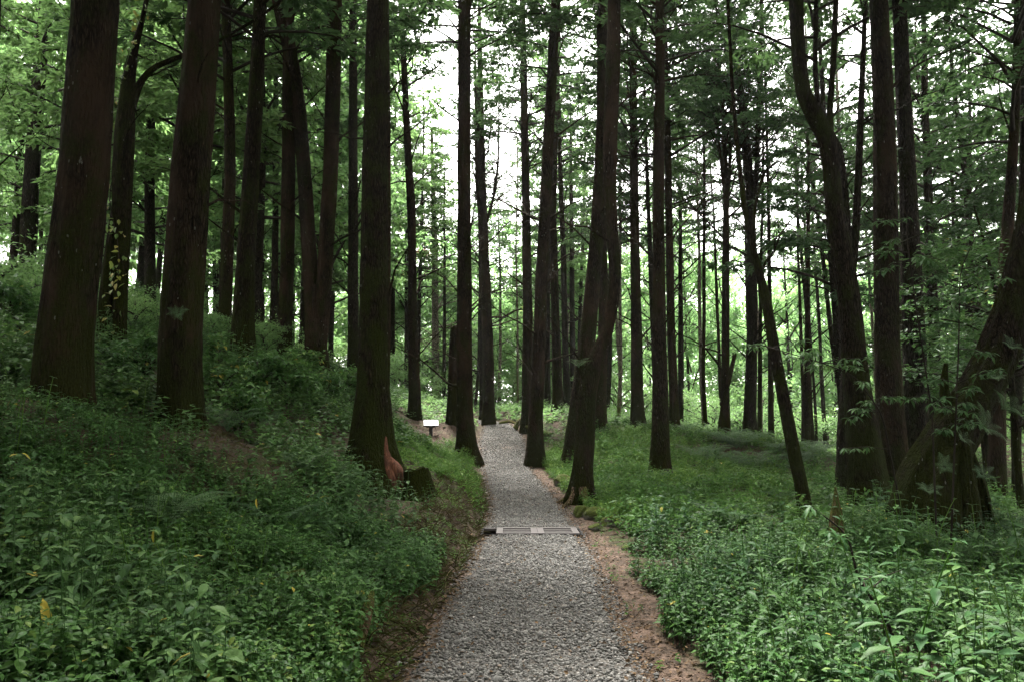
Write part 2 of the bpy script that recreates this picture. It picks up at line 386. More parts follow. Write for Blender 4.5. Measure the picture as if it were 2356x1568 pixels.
M['panel'] = flat_mat('sign_panel_white', (.37, .37, .43), .45, .5, .05, 25)
M['post'] = flat_mat('sign_post_dark', (.022, .018, .016), .6, .3, .3)
M['grate'] = flat_mat('grate_coated_metal', (.065, .055, .052), .55, .5, .15)
M['channel'] = flat_mat('drain_concrete_shaded', (.012, .011, .010), .9, .2, .3)  # shade below the slots put into the colour, near black

# ------------------------------------------------------------------ trees of the photo (measured rows; heights and widths follow from the distance Y)
# each: kind, Y, stems [[(px, py, width px) from the ground up], ...], label, options
TREES = [
 ('conifer_tree', 9.0, [[(144, 930, 142), (150, 779, 136), (172, 600, 130), (196, 398, 124), (227, 0, 113)]], 'thickest reddish brown conifer, mossy at its foot and flecked with pale lichen', dict(bark='bark', fl=.12)),
 ('conifer_tree', 10.0, [[(420, 960, 112), (416, 779, 103), (428, 600, 97), (440, 398, 91), (472, 0, 80)]], 'second thickest trunk on the mossy bank, a small fern frond stuck to its bark', dict(bark='bark', fl=.18)),
 ('conifer_tree', 14.0, [[(-60, 880, 60), (-25, 500, 40), (0, 150, 30), (8, 0, 26)]], 'dark trunk cut off by the picture edge beside the leafy slope', dict(bark='bark_mossy')),
 ('vine_clad_tree', 13.5, [[(272, 815, 40), (277, 700, 34), (278, 600, 42), (282, 400, 50), (288, 300, 48), (296, 190, 34), (310, 120, 18), (330, 40, 12)], [(240, 800, 40), (245, 690, 34), (262, 560, 30), (278, 470, 30)], [(290, 290, 26), (320, 190, 18), (350, 155, 15), (410, 130, 12), (470, 110, 8)]], 'crooked dark tree with a vine of yellow green leaves climbing its forked trunk', dict(bark='bark_mossy', dead=4)),
 ('conifer_tree', 18.0, [[(516, 800, 34), (522, 600, 29), (530, 400, 28), (526, 200, 25), (520, 0, 22)]], 'slim reddish trunk just behind the second thickest one', dict(bark='bark', cpy=200)),
 ('conifer_tree', 16.0, [[(560, 830, 60), (558, 779, 56), (566, 600, 46), (578, 400, 41), (590, 200, 36), (600, 0, 31)]], 'dark moss coated trunk between the mossy bank and the forked pair', dict(bark='bark_mossy', cpy=120)),
 ('slender_tree', 26.0, [[(624, 825, 20), (632, 700, 17), (638, 500, 15), (642, 230, 12), (644, 0, 9)]], 'thin straight trunk set back between the moss coated tree and a thicker one', dict(bark='bark_grey', cpy=380)),
 ('conifer_tree', 20.0, [[(656, 850, 38), (655, 779, 34), (662, 600, 33), (667, 400, 33), (668, 250, 30), (670, 0, 24)]], 'straight dark trunk rising close beside the forked pair', dict(bark='bark', cpy=150)),
 ('forked_tree', 20.0, [[(735, 905, 58), (732, 850, 54), (727, 790, 50), (720, 700, 38), (711, 550, 35), (702, 400, 34), (690, 240, 34), (673, 130, 34), (645, 0, 36)], [(733, 800, 40), (741, 740, 36), (752, 600, 36), (766, 400, 36), (774, 200, 36), (780, 0, 36)]], 'forked tree whose two thick trunks spread in a narrow V from one foot', dict(bark='bark', cpy=-60)),
 ('slender_tree', 24.0, [[(812, 875, 30), (812, 780, 27), (811, 500, 24), (809, 250, 22), (808, 0, 19)]], 'straight slim trunk close behind the tree with the torn red base', dict(bark='bark_grey', cpy=60)),
 ('conifer_tree', 12.5, [[(858, 1135, 158), (857, 1085, 122), (856, 1010, 97), (859, 900, 76), (860, 779, 68), (861, 400, 64), (865, 150, 58), (866, 0, 54)]], 'big trunk at the path side with torn red bark on its swollen base', dict(bark='bark_mossy', fl=.3, dead=2)),
 ('slender_tree', 16.5, [[(884, 985, 22), (888, 800, 20), (890, 500, 18), (890, 250, 15), (888, 60, 12)]], 'thin trunk almost hidden against the tree with the torn red base', dict(bark='bark', cpy=-100)),
 ('slender_tree', 27.0, [[(955, 958, 32), (954, 900, 28), (950, 780, 22), (949, 600, 20), (946, 460, 20), (940, 380, 18), (934, 250, 16), (928, 120, 14), (921, 0, 12)]], 'slim slightly bowed trunk on the bare slope behind the reading sign', dict(bark='bark', cpy=200, dead=9)),
 ('pale_tree', 44.0, [[(1003, 925, 20), (1002, 780, 16), (1001, 600, 15), (999, 480, 12), (996, 380, 9), (994, 300, 6)]], 'pale thin sunlit tree with sparse branches in the gap of white sky', dict(bark='bark_pale', cpy=520, cs=.62, H=16, dead=10, lit=1)),
 ('conifer_tree', 22.0, [[(1078, 1070, 56), (1074, 1010, 44), (1070, 960, 38), (1069, 780, 35), (1068, 500, 31), (1069, 250, 30), (1069, 0, 31)]], 'dark straight trunk at the bend where the path narrows, pale scar on its foot', dict(bark='bark', fl=.3, cpy=150, dead=8, full=1)),
 ('broken_tree', 26.0, [[(1043, 965, 34), (1042, 900, 26), (1044, 820, 24), (1046, 756, 20)]], 'short broken dark trunk right against the tree at the path bend', dict(bark='bark', snag=1)),
 ('conifer_tree', 33.0, [[(1124, 968, 34), (1124, 920, 27), (1122, 780, 26), (1116, 620, 24), (1110, 500, 23), (1107, 400, 20), (1105, 250, 16), (1103, 100, 12)], [(1110, 520, 12), (1098, 440, 10), (1096, 330, 10), (1094, 200, 8)], [(1118, 510, 9), (1128, 480, 7), (1140, 430, 6), (1146, 370, 5), (1147, 300, 4)]], 'many-stemmed tree on the crest where the path disappears, upright side limbs', dict(bark='bark', cpy=330, dead=8)),
 ('slender_tree', 36.0, [[(1109, 950, 12), (1108, 780, 10), (1106, 600, 9), (1104, 450, 7)]], 'thin stem hugging the many-stemmed tree on the crest', dict(bark='bark_grey', cpy=420, cs=.5, H=14)),
 ('conifer_tree', 30.0, [[(1213, 955, 30), (1214, 900, 26), (1214, 700, 23), (1211, 500, 20), (1207, 250, 18), (1202, 0, 14)]], 'dark upright trunk on the verge above the pale fallen log', dict(bark='bark', cpy=330, dead=10)),
 ('conifer_tree', 22.0, [[(1229, 1078, 46), (1230, 1020, 38), (1233, 950, 33), (1241, 780, 30), (1248, 600, 28), (1258, 400, 26), (1268, 200, 24), (1279, 0, 23)]], 'leaning dark trunk standing right on the gravel edge, opposite the bend tree', dict(bark='bark', fl=.25, cpy=200, dead=9)),
 ('slender_tree', 32.0, [[(1284, 945, 27), (1282, 850, 22), (1277, 700, 19), (1272, 500, 17), (1276, 350, 13), (1282, 220, 10)]], 'slim trunk behind the leaning one on the gravel edge', dict(bark='bark', cpy=380, cs=.75, dead=5)),
 ('slender_tree', 38.0, [[(1306, 935, 19), (1300, 780, 15), (1296, 600, 13), (1290, 450, 12), (1286, 320, 9)]], 'thin trunk in the row between the leaning tree and the twin trunks', dict(bark='bark_grey', cpy=420, cs=.7)),
 ('slender_tree', 42.0, [[(1319, 930, 16), (1317, 780, 13), (1315, 600, 11), (1313, 400, 8)]], 'thinner greyer stem just beside the twin trunks', dict(bark='bark_grey', cpy=480, cs=.6, H=17)),
 ('slender_tree', 38.0, [[(1260, 940, 15), (1259, 780, 13), (1262, 600, 10)]], 'pale thin stem glimpsed between the leaning tree and its slim neighbour', dict(bark='bark_grey', cpy=520, cs=.6, H=15)),
 ('conifer_tree', 21.0, [[(1316, 1060, 50), (1322, 1000, 42), (1335, 900, 38), (1352, 780, 38), (1372, 560, 34), (1382, 400, 31), (1387, 250, 28), (1386, 120, 26), (1382, 0, 24)]], 'leaning trunk that crosses behind the crooked tree near the mossy boulder', dict(bark='bark', cpy=60, dead=6)),
 ('crooked_tree', 15.5, [[(1336, 1170, 54), (1340, 1100, 46), (1347, 1000, 42), (1352, 900, 42), (1362, 850, 42), (1382, 800, 34), (1398, 760, 28), (1412, 690, 27), (1416, 630, 27), (1411, 570, 29), (1405, 500, 29), (1403, 420, 30), (1405, 300, 33), (1411, 150, 35), (1413, 0, 31)], [(1356, 880, 34), (1338, 850, 24), (1330, 830, 16)]], 'crooked tree bulging outward at mid height, roots bared beside the gravel', dict(bark='bark', fl=.45, cpy=-200, dead=2)),
 ('slender_tree', 25.0, [[(1381, 995, 30), (1384, 900, 25), (1386, 780, 22), (1389, 600, 19), (1391, 400, 16), (1393, 200, 14)]], 'straight trunk seen just behind the crooked tree', dict(bark='bark', cpy=200, dead=3)),
 ('conifer_tree', 26.0, [[(1467, 975, 34), (1466, 900, 29), (1465, 780, 26), (1461, 500, 22), (1459, 250, 18), (1457, 0, 14)]], 'clean straight trunk standing alone behind the green clearing', dict(bark='bark', cpy=380, dead=12, full=1)),
 ('conifer_tree', 19.0, [[(1518, 1100, 54), (1519, 1040, 46), (1520, 950, 40), (1517, 780, 32), (1515, 500, 27), (1517, 250, 24), (1518, 0, 22)]], 'dark trunk with a reddish foot rising from the green clearing', dict(bark='bark', fl=.25, cpy=200, dead=10)),
 ('slender_tree', 26.0, [[(1553, 990, 26), (1550, 900, 22), (1545, 780, 20), (1540, 500, 18), (1537, 300, 16), (1533, 100, 12)]], 'straight slim trunk next behind the one with the reddish foot', dict(bark='bark', cpy=380, dead=12, full=1)),
 ('slender_tree', 27.0, [[(1667, 1018, 28), (1669, 940, 21), (1670, 780, 19), (1671, 600, 18), (1672, 450, 14), (1668, 300, 11), (1658, 150, 8)], [(1671, 520, 9), (1680, 380, 8), (1681, 200, 7), (1676, 50, 6)], [(1671, 470, 8), (1655, 300, 6), (1650, 150, 5)]], 'slim tree dividing into thin upright stems, on the ferny mound', dict(bark='bark', cpy=330, dead=10)),
 ('many_stemmed_tree', 27.5, [[(1722, 1012, 36), (1726, 940, 30), (1731, 780, 26), (1731, 600, 24), (1729, 500, 22), (1722, 350, 19), (1704, 200, 17), (1688, 100, 15), (1677, 0, 14)], [(1731, 520, 15), (1741, 400, 13), (1743, 300, 13), (1747, 150, 11), (1750, 0, 9)], [(1728, 480, 10), (1712, 330, 9), (1706, 150, 8), (1710, 0, 6)]], 'thick many-stemmed tree on the ferny mound, several upright trunks above', dict(bark='bark_grey', cpy=230, dead=14)),
 ('leaning_tree', 13.5, [[(1860, 1205, 36), (1845, 1120, 31), (1828, 1040, 30), (1803, 900, 28), (1782, 780, 26), (1768, 690, 24), (1750, 610, 18), (1733, 550, 14), (1716, 440, 12), (1704, 320, 10), (1694, 180, 9), (1688, 30, 8)], [(1757, 640, 12), (1740, 560, 10), (1741, 480, 8), (1760, 400, 6)]], 'thin mossy tree leaning strongly out of the herbs beside the broken snag', dict(bark='bark_mossy', cpy=-100, dead=4, cs=.5)),
 ('curved_tree', 14.0, [[(2004, 1190, 112), (1995, 1100, 92), (1978, 980, 74), (1964, 880, 62), (1953, 779, 56), (1946, 696, 52), (1926, 596, 47), (1906, 497, 43), (1896, 398, 40), (1886, 338, 42), (1858, 288, 42), (1832, 240, 37), (1821, 174, 34), (1814, 100, 34), (1809, 0, 34)], [(1888, 345, 30), (1889, 300, 22), (1890, 285, 15)]], 'massive trunk bending sideways halfway up, broken branch stubs along it', dict(bark='bark_mossy', fl=.25, cpy=-150, dead=0, stubs=[(1868, 335, 20), (1885, 440, 32), (1895, 505, 30), (1905, 565, 22), (1925, 610, 40), (1925, 780, 52), (1870, 330, 14)])),
 ('forked_tree', 17.0, [[(1946, 1130, 50), (1946, 1000, 40), (1952, 850, 30), (1958, 700, 27), (1949, 550, 25), (1942, 420, 22), (1932, 340, 20), (1905, 290, 16), (1886, 250, 14), (1878, 150, 12), (1881, 0, 11)], [(1956, 690, 18), (1968, 560, 19), (1973, 420, 18), (1978, 250, 15), (1986, 0, 11)]], 'forked grey tree close behind the bending massive trunk', dict(bark='bark_grey', cpy=150, dead=9)),
 ('conifer_tree', 15.0, [[(2062, 1170, 96), (2054, 1050, 74), (2045, 900, 64), (2041, 779, 61), (2037, 400, 57), (2029, 200, 50), (2020, 0, 46)]], 'thick dark trunk standing just in front of its lighter twin', dict(bark='bark', fl=.2, cpy=-80, dead=3)),
 ('conifer_tree', 17.0, [[(2112, 1120, 72), (2106, 900, 58), (2102, 780, 55), (2096, 646, 51), (2086, 400, 41), (2075, 200, 38), (2066, 0, 36)]], 'lighter twin of the thick dark trunk, a small fern tuft halfway up', dict(bark='bark_grey', cpy=-60, dead=8)),
 ('slender_tree', 30.0, [[(2226, 960, 30), (2228, 780, 22), (2224, 600, 18), (2222, 480, 14), (2222, 340, 9)]], 'slim straight tree set back behind the huge leaning mossy trunk', dict(bark='bark_grey', cpy=480, dead=8, cs=.8)),
 ('conifer_tree', 18.0, [[(2293, 1190, 54), (2291, 1050, 44), (2289, 900, 40), (2296, 700, 34), (2310, 450, 28), (2318, 250, 22)]], 'brown trunk glimpsed beneath the huge leaning mossy one', dict(bark='bark', cpy=350, dead=5)),
 ('slender_tree', 19.0, [[(2337, 1190, 26), (2336, 1000, 23), (2339, 780, 24), (2343, 500, 22), (2342, 250, 20), (2340, 0, 18)]], 'straight slim trunk along the picture edge behind the huge leaning one', dict(bark='bark_grey', cpy=200, dead=8)),
 ('leaning_tree', 10.5, [[(2112, 1200, 172), (2140, 1110, 156), (2190, 1005, 130), (2245, 915, 112), (2290, 830, 102), (2322, 740, 92), (2345, 640, 84), (2365, 500, 66), (2385, 300, 60), (2400, 100, 50)], [(2050, 1225, 66), (2090, 1120, 60), (2150, 1020, 56), (2200, 960, 40)], [(2275, 1235, 40), (2250, 1120, 48), (2205, 1010, 56)], [(2165, 1240, 90), (2160, 1140, 96), (2190, 1030, 90)], [(2150, 1060, 46), (2180, 950, 30), (2172, 880, 20), (2178, 835, 9)], [(2010, 1235, 36), (2070, 1170, 48), (2120, 1120, 60)]], 'huge dark mossy trunk leaning out from a tangle of roots, hung with ferns', dict(bark='bark_mossy', fl=.1, dead=0, cpy=-250, gn=.34)),
 ('mossy_tree', 10.2, [[(2222, 1235, 76), (2220, 1150, 62), (2212, 1060, 54), (2205, 985, 58)]], 'short moss green trunk propping the huge leaning one', dict(bark='bark_mossy', snag=1, gn=.3)),
 ('slender_tree', 30.0, [[(1856, 1072, 19), (1854, 900, 16), (1852, 780, 14), (1850, 620, 11), (1848, 450, 8)]], 'thin dark upright tree between the leaning mossy one and the bending trunk', dict(bark='bark', cpy=500, cs=.6, dead=6)),
 ('slender_tree', 29.0, [[(1774, 1030, 16), (1774, 900, 13), (1772, 700, 11), (1770, 500, 8)]], 'dark thin tree standing right beside the leaning mossy one', dict(bark='bark', cpy=400, cs=.6, dead=5)),
 ('slender_tree', 30.0, [[(1746, 1016, 12), (1747, 850, 10), (1746, 650, 8), (1749, 450, 6)]], 'mossy thin stem close to the many-stemmed tree', dict(bark='bark_mossy', cpy=400, cs=.5, dead=4)),
 ('slender_tree', 44.0, [[(903, 912, 17), (903, 780, 13), (906, 600, 10)]], 'grey stem showing through the gap beside the torn red base tree', dict(bark='bark_grey', cpy=600, cs=.7, lit=1)),
 ('slender_tree', 42.0, [[(936, 905, 12), (935, 780, 10), (934, 600, 8)]], 'thin grey stem against bright grass, next to the bowed slim trunk', dict(bark='bark_grey', cpy=560, cs=.6, lit=1)),
 ('leaning_pole', 26.5, [[(1650, 1018, 14), (1664, 930, 12), (1680, 860, 11), (1691, 815, 9)]], 'dead leaning pole with a broken top propped behind the slim divided tree', dict(bark='bark', snag=1)),
 ('slender_tree', 12.2, [[(745, 1150, 1)]], '', dict(skip=1)),
]
TREES = [t for t in TREES if not t[4].get('skip')]

# ------------------------------------------------------------------ terrain
PATH = np.array([  # forward distance, centre x, half width, height
 (-6, 0, .85, 0), (0, .0, .85, 0), (4.9, .09, .82, 0), (6.9, .14, .80, 0), (9.75, .26, .80, 0), (12.4, .32, .76, 0.0), (15.5, .26, .72, .18),
 (21, -.12, .70, .53), (24, -.26, .78, .8), (27, -.34, .86, 1.14), (30, -.42, .78, 1.52), (33, -.62, .62, 1.86), (35.5, -1.3, .55, 2.08), (38, -2.8, .55, 2.22), (41, -4.6, .8, 2.4), (45, -9, .8, 2.6), (50, -16, .8, 3.2)])
def pathx(y): return np.interp(y, PATH[:, 0], PATH[:, 1])
def pathw(y): return np.interp(y, PATH[:, 0], PATH[:, 2])
def pathz(y): return np.interp(y, PATH[:, 0], PATH[:, 3])
CTRL = []
for px, py, Y in [
 (0, 1500, 4.2), (0, 1250, 6.0), (300, 1420, 4.6), (300, 1180, 7.2), (620, 1480, 4.6), (600, 1180, 8.5), (700, 1120, 10), (850, 1400, 6.0), (930, 1290, 8.2), (1010, 1220, 10.5), (0, 960, 7.4), (250, 990, 7.8), (560, 1060, 9.2),
 (640, 960, 13), (760, 960, 15), (500, 850, 15), (300, 810, 15), (30, 700, 17), (-200, 700, 12), (-200, 600, 24), (100, 660, 28), (400, 700, 30), (640, 850, 24), (800, 880, 24), (700, 860, 34),
 (1060, 1130, 17), (1000, 1085, 19), (960, 1040, 21), (930, 1000, 24), (988, 1016, 25), (988, 1018, 24.8), (975, 1024, 23.8), (1005, 1022, 24.2), (1050, 985, 27), (1082, 974, 29.3), (1092, 985, 28.6), (930, 940, 30), (1010, 930, 33), (1075, 950, 31), (1100, 945, 40), (1180, 945, 40), (1000, 910, 46),
 (1250, 975, 29), (1270, 1010, 26), (1290, 960, 33), (1300, 1060, 22), (1420, 1110, 18), (1400, 1190, 13.3), (1440, 1010, 24), (1600, 1020, 24), (1590, 1000, 29), (1700, 1004, 26.5), (1780, 1030, 25), (1700, 1100, 20.5), (1720, 1080, 22.3), (1800, 1090, 22.3), (1650, 1008, 24.6), (1740, 1018, 24.2), (1600, 1035, 23.6), (1600, 1120, 18), (1760, 1150, 16),
 (1900, 1110, 22), (1880, 1060, 32), (1650, 1000, 36), (1450, 960, 34), (1350, 945, 40), (2000, 1060, 34), (2250, 1100, 26), (2250, 1050, 38), (2150, 1190, 13), (2356, 1200, 15)]:
    CTRL.append(PT(px, py, Y))
for k, Y, st, lb, op in TREES:
    CTRL.append(PT(st[0][0][0], st[0][0][1], Y))
for p in [(1.6, 5, .02), (2.6, 4, .05), (4.5, 4, .05), (2.4, 8, .05), (5, 8, .02), (9, 10, -.1), (14, 14, -.3), (20, 25, -.8), (25, 45, -1.5), (10, 50, -.5), (3, 55, 1.2), (30, 70, -1), (0, 72, 2), (-12, 55, 4.5), (-25, 50, 8), (-40, 65, 10), (-30, 25, 7.5), (-20, 10, 5.5),
          (-12, 5, 3.4), (-3, 2.5, .45), (-6, 2, 1.4), (-10, -6, 2.4), (-2, -6, .1), (3, -6, .05), (10, -4, 0), (-15, 72, 4), (15, 75, -.5), (-45, 20, 9)]:
    CTRL.append(np.array(p, float))
CTRL = np.array(CTRL)
def _fit():
    X = CTRL[:, :2]; n = len(X)
    D = np.linalg.norm(X[:, None] - X[None], axis=2)
    A = np.zeros((n + 3, n + 3)); A[:n, :n] = -D - 0.0 + np.eye(n) * .35
    A[:n, n] = 1; A[:n, n + 1:] = X; A[n, :n] = 1; A[n + 1:, :n] = X.T
    b = np.zeros(n + 3); b[:n] = CTRL[:, 2]
    # conditionally positive kernel -r needs the ridge on the same sign
    return np.linalg.solve(A, b)
RB = _fit()
def gbase(x, y):
    x = np.clip(np.asarray(x, float), -46, 32); y = np.clip(np.asarray(y, float), -7, 76)
    sh = x.shape; x = x.ravel(); y = y.ravel(); o = np.zeros(len(x)); n = len(CTRL)
    for a in range(0, len(x), 20000):
        xx = x[a:a + 20000]; yy = y[a:a + 20000]
        D = np.sqrt((xx[:, None] - CTRL[None, :, 0]) ** 2 + (yy[:, None] - CTRL[None, :, 1]) ** 2 + .04)
        o[a:a + 20000] = -D @ RB[:n] + RB[n] + RB[n + 1] * xx + RB[n + 2] * yy
    return o.reshape(sh)
GR = (12.05, 12.80)   # the drain crosses the path between these
def gz(x, y):
    x = np.asarray(x, float); y = np.asarray(y, float)
    b = gbase(x, y)
    rough = (fbm(x * .9, y * .9, 5) - .44) * np.where((x < 0) & (y > 3), .6, .4) + (fbm(x * 3.3, y * 3.3, 9) - .44) * .16
    d = np.abs(x - pathx(y)) - pathw(y)
    left = x < pathx(y)
    rag = (fbm(x * 2.1 + 5, y * 1.3, 21) - .44) * .5
    b2 = np.where(left & (y < 24), np.maximum(b, pathz(y) + .24 + .10 * fbm(y * 1.1, x * .3, 3)), b)
    wl = np.where(left, sstep(.10, .48, d + rag * .5), sstep(.15, 1.5, d + rag * .6))
    z = pathz(y) * (1 - wl) + (b2 + rough) * wl
    z = z - .05 * (1 - sstep(-.05, .12, d))
    edge = sstep(-.02, .2, d)
    z = z + (fbm(x * 7, y * 7, 31) - .44) * .05 * edge
    return z
def gz1(x, y): return float(gz(np.array([x]), np.array([y]))[0])
def gzd(x, y):
    z = gz(x, y)
    hole = (y > GR[0] + .06) & (y < GR[1] - .06) & (x > -.52) & (x < 1.12)
    return np.where(hole, z - .5, z)
def graded(a, b, fine, lim, g=1.13):
    v = list(np.arange(a, b + 1e-6, fine)); s = fine
    hi = []; x = b
    while x < lim: s *= g; x += s; hi.append(x)
    return v, hi
xs_, hi = graded(-9, 9, .11, 420)
xs = np.array([-h for h in hi[::-1]] + xs_ + hi)
ya, hi2 = graded(2.6, 30, .11, 520, 1.05)
lo2 = []; s = .11; y_ = 2.6
while y_ > -120: s *= 1.35; y_ -= s; lo2.append(y_)
ys = np.array(lo2[::-1] + ya + hi2)
GX, GY = np.meshgrid(xs, ys)
GZ = gzd(GX, GY)
nx, ny = len(xs), len(ys)
ii = (np.arange(ny - 1)[:, None] * nx + np.arange(nx - 1)[None]).ravel()
ground = mk('ground', np.stack([GX.ravel(), GY.ravel(), GZ.ravel()], 1), np.stack([ii, ii + 1, ii + nx + 1, ii + nx], 1), M['ground'], smooth=True)
tag(ground, 'uneven brown forest soil with clay showing along the path', 'ground', kind='structure')
def soil_amount(x, y):
    d = np.abs(x - pathx(y)) - pathw(y); left = x < pathx(y)
    wr = np.where(y < 12, .33, .26) * (.25 + 1.7 * fbm(y * .8, x * .2, 44))
    s = np.where(left, 1 - sstep(.05, .35, d), 1 - sstep(wr * .7, wr * 1.3, d))
    s = s * (1 - .65 * sstep(26, 30, y))
    # the trodden bare patch by the sign
    q = np.exp(-(((x + 2.3) / 1.6) ** 2 + ((y - 25.3) / 1.6) ** 2) * 1.2)
    return np.maximum(s, q * .45)
at = ground.data.attributes.new('soil', 'FLOAT', 'POINT'); at.data.foreach_set('value', soil_amount(GX, GY).ravel().astype(np.float32))

def path_strip(name, y0, y1, dy):
    yy = np.arange(y0, y1 + 1e-6, dy); m = 17; u = np.linspace(-1, 1, m)
    W = pathw(yy)[:, None] + .10 * (fbm(yy * 1.7, yy * 0 + 3, 12) - .44)[:, None] + .02
    X = pathx(yy)[:, None] + u[None] * W; Y = yy[:, None] + 0 * X
    Z = pathz(yy)[:, None] + .012 - .06 * np.abs(u[None]) ** 6 + (fbm(X * 4, Y * 4, 14) - .44) * .03
    i = (np.arange(len(yy) - 1)[:, None] * m + np.arange(m - 1)[None]).ravel()
    o = mk(name, np.stack([X.ravel(), Y.ravel(), Z.ravel()], 1), np.stack([i, i + 1, i + m + 1, i + m], 1), M['gravel_bed'], smooth=True)
    so = sstep(.72, 1.0, np.abs(u)[None] + (fbm(X * 3, Y * 3, 18) - .44) * .5) * .8
    q = np.exp(-(((X + .15) / .42) ** 2 + ((Y - 26.2) / 1.0) ** 2)) + np.exp(-(((X + 1.05) / .35) ** 2 + ((Y - 26.0) / 1.0) ** 2))
    so = np.maximum(so * np.where(Y > 22, .5, 1), np.clip(q * .8 + (fbm(X * 3, Y * 3, 28) - .44) * .8 * (q > .15), 0, 1))
    a = o.data.attributes.new('soil', 'FLOAT', 'POINT'); a.data.foreach_set('value', so.ravel().astype(np.float32))
    return tag(o, None, None, kind='structure')
tag(path_strip('path', -5, GR[0], .15), 'grey gravel path before the drain grate', 'path')
tag(path_strip('path', GR[1], 46, .15), 'grey gravel path winding on past the drain grate', 'path')

# ------------------------------------------------------------------ gravel stones
def gravel(seed=3):
    g = np.random.default_rng(seed)
    ph = (1 + 5 ** .5) / 2
    iv = np.array([(-1, ph, 0), (1, ph, 0), (-1, -ph, 0), (1, -ph, 0), (0, -1, ph), (0, 1, ph), (0, -1, -ph), (0, 1, -ph), (ph, 0, -1), (ph, 0, 1), (-ph, 0, -1), (-ph, 0, 1)]) / 1.9
    fc = np.array([(0, 11, 5), (0, 5, 1), (0, 1, 7), (0, 7, 10), (0, 10, 11), (1, 5, 9), (5, 11, 4), (11, 10, 2), (10, 7, 6), (7, 1, 8), (3, 9, 4), (3, 4, 2), (3, 2, 6), (3, 6, 8), (3, 8, 9), (4, 9, 5), (2, 4, 11), (6, 2, 10), (8, 6, 7), (9, 8, 1)])
    Vs = []; Fs = []; R = []; n0 = 0
    for y0, y1, dens, r0 in ((3.4, 8, 2700, .0115), (8, 15, 1900, .0125), (15, 24, 800, .0145), (24, 34, 380, .018)):
        n = int((y1 - y0) * 2.0 * dens)
        y = g.uniform(y0, y1, n); u = g.uniform(-1.12, 1.12, n); x = pathx(y) + u * pathw(y)
        keep = ~((y > GR[0] - .02) & (y < GR[1] + .02) & (x > -.55) & (x < 1.12))
        keep &= (g.uniform(0, 1, n) < np.clip(1.9 - 1.45 * np.abs(u) ** 3 + (fbm(x * 2.5, y * 2.5, 71) - .44) * 1.2, .05, 1))
        keep &= g.uniform(0, 1, n) < np.clip(.25 + 1.7 * fbm(x * 1.6, y * .7, 75), .35, 1)
        x, y, u = x[keep], y[keep], u[keep]; n = len(x)
        z = np.where(np.abs(u) < 1, pathz(y) + .012 - .06 * np.abs(u) ** 6, gz(x, y)) + g.uniform(-.004, .008, n)
        s = r0 * np.exp(g.normal(0, .33, n))
        sc = np.stack([np.ones(n), g.uniform(.55, .9, n), g.uniform(.35, .65, n)], 1) * s[:, None]
        loc = iv[None] * (1 + g.normal(0, .16, (n, 12, 1))) * sc[:, None, :]
        a = g.uniform(0, 6.28, n); b = g.normal(0, .35, n); c = g.normal(0, .35, n)
        # tilt about x then y, turn about z
        lx, ly, lz = loc[..., 0], loc[..., 1], loc[..., 2]
        ly, lz = ly * np.cos(b)[:, None] - lz * np.sin(b)[:, None], ly * np.sin(b)[:, None] + lz * np.cos(b)[:, None]
        lx, lz = lx * np.cos(c)[:, None] + lz * np.sin(c)[:, None], -lx * np.sin(c)[:, None] + lz * np.cos(c)[:, None]
        lx, ly = lx * np.cos(a)[:, None] - ly * np.sin(a)[:, None], lx * np.sin(a)[:, None] + ly * np.cos(a)[:, None]
        V = np.stack([lx + x[:, None], ly + y[:, None], lz + z[:, None] + s[:, None] * .25], -1).reshape(-1, 3)
        Vs.append(V); Fs.append((np.arange(n)[:, None, None] * 12 + fc[None]).reshape(-1, 3) + n0); n0 += len(V)
        R.append(np.repeat(np.clip(g.beta(1.5, 1.9, n), 0, 1), 20))
    o = mk('gravel', np.concatenate(Vs), np.concatenate(Fs), M['stone'], rnd=np.concatenate(R))
    tag(o, 'loose grey crushed stones covering the path', 'gravel', kind='stuff')
gravel()

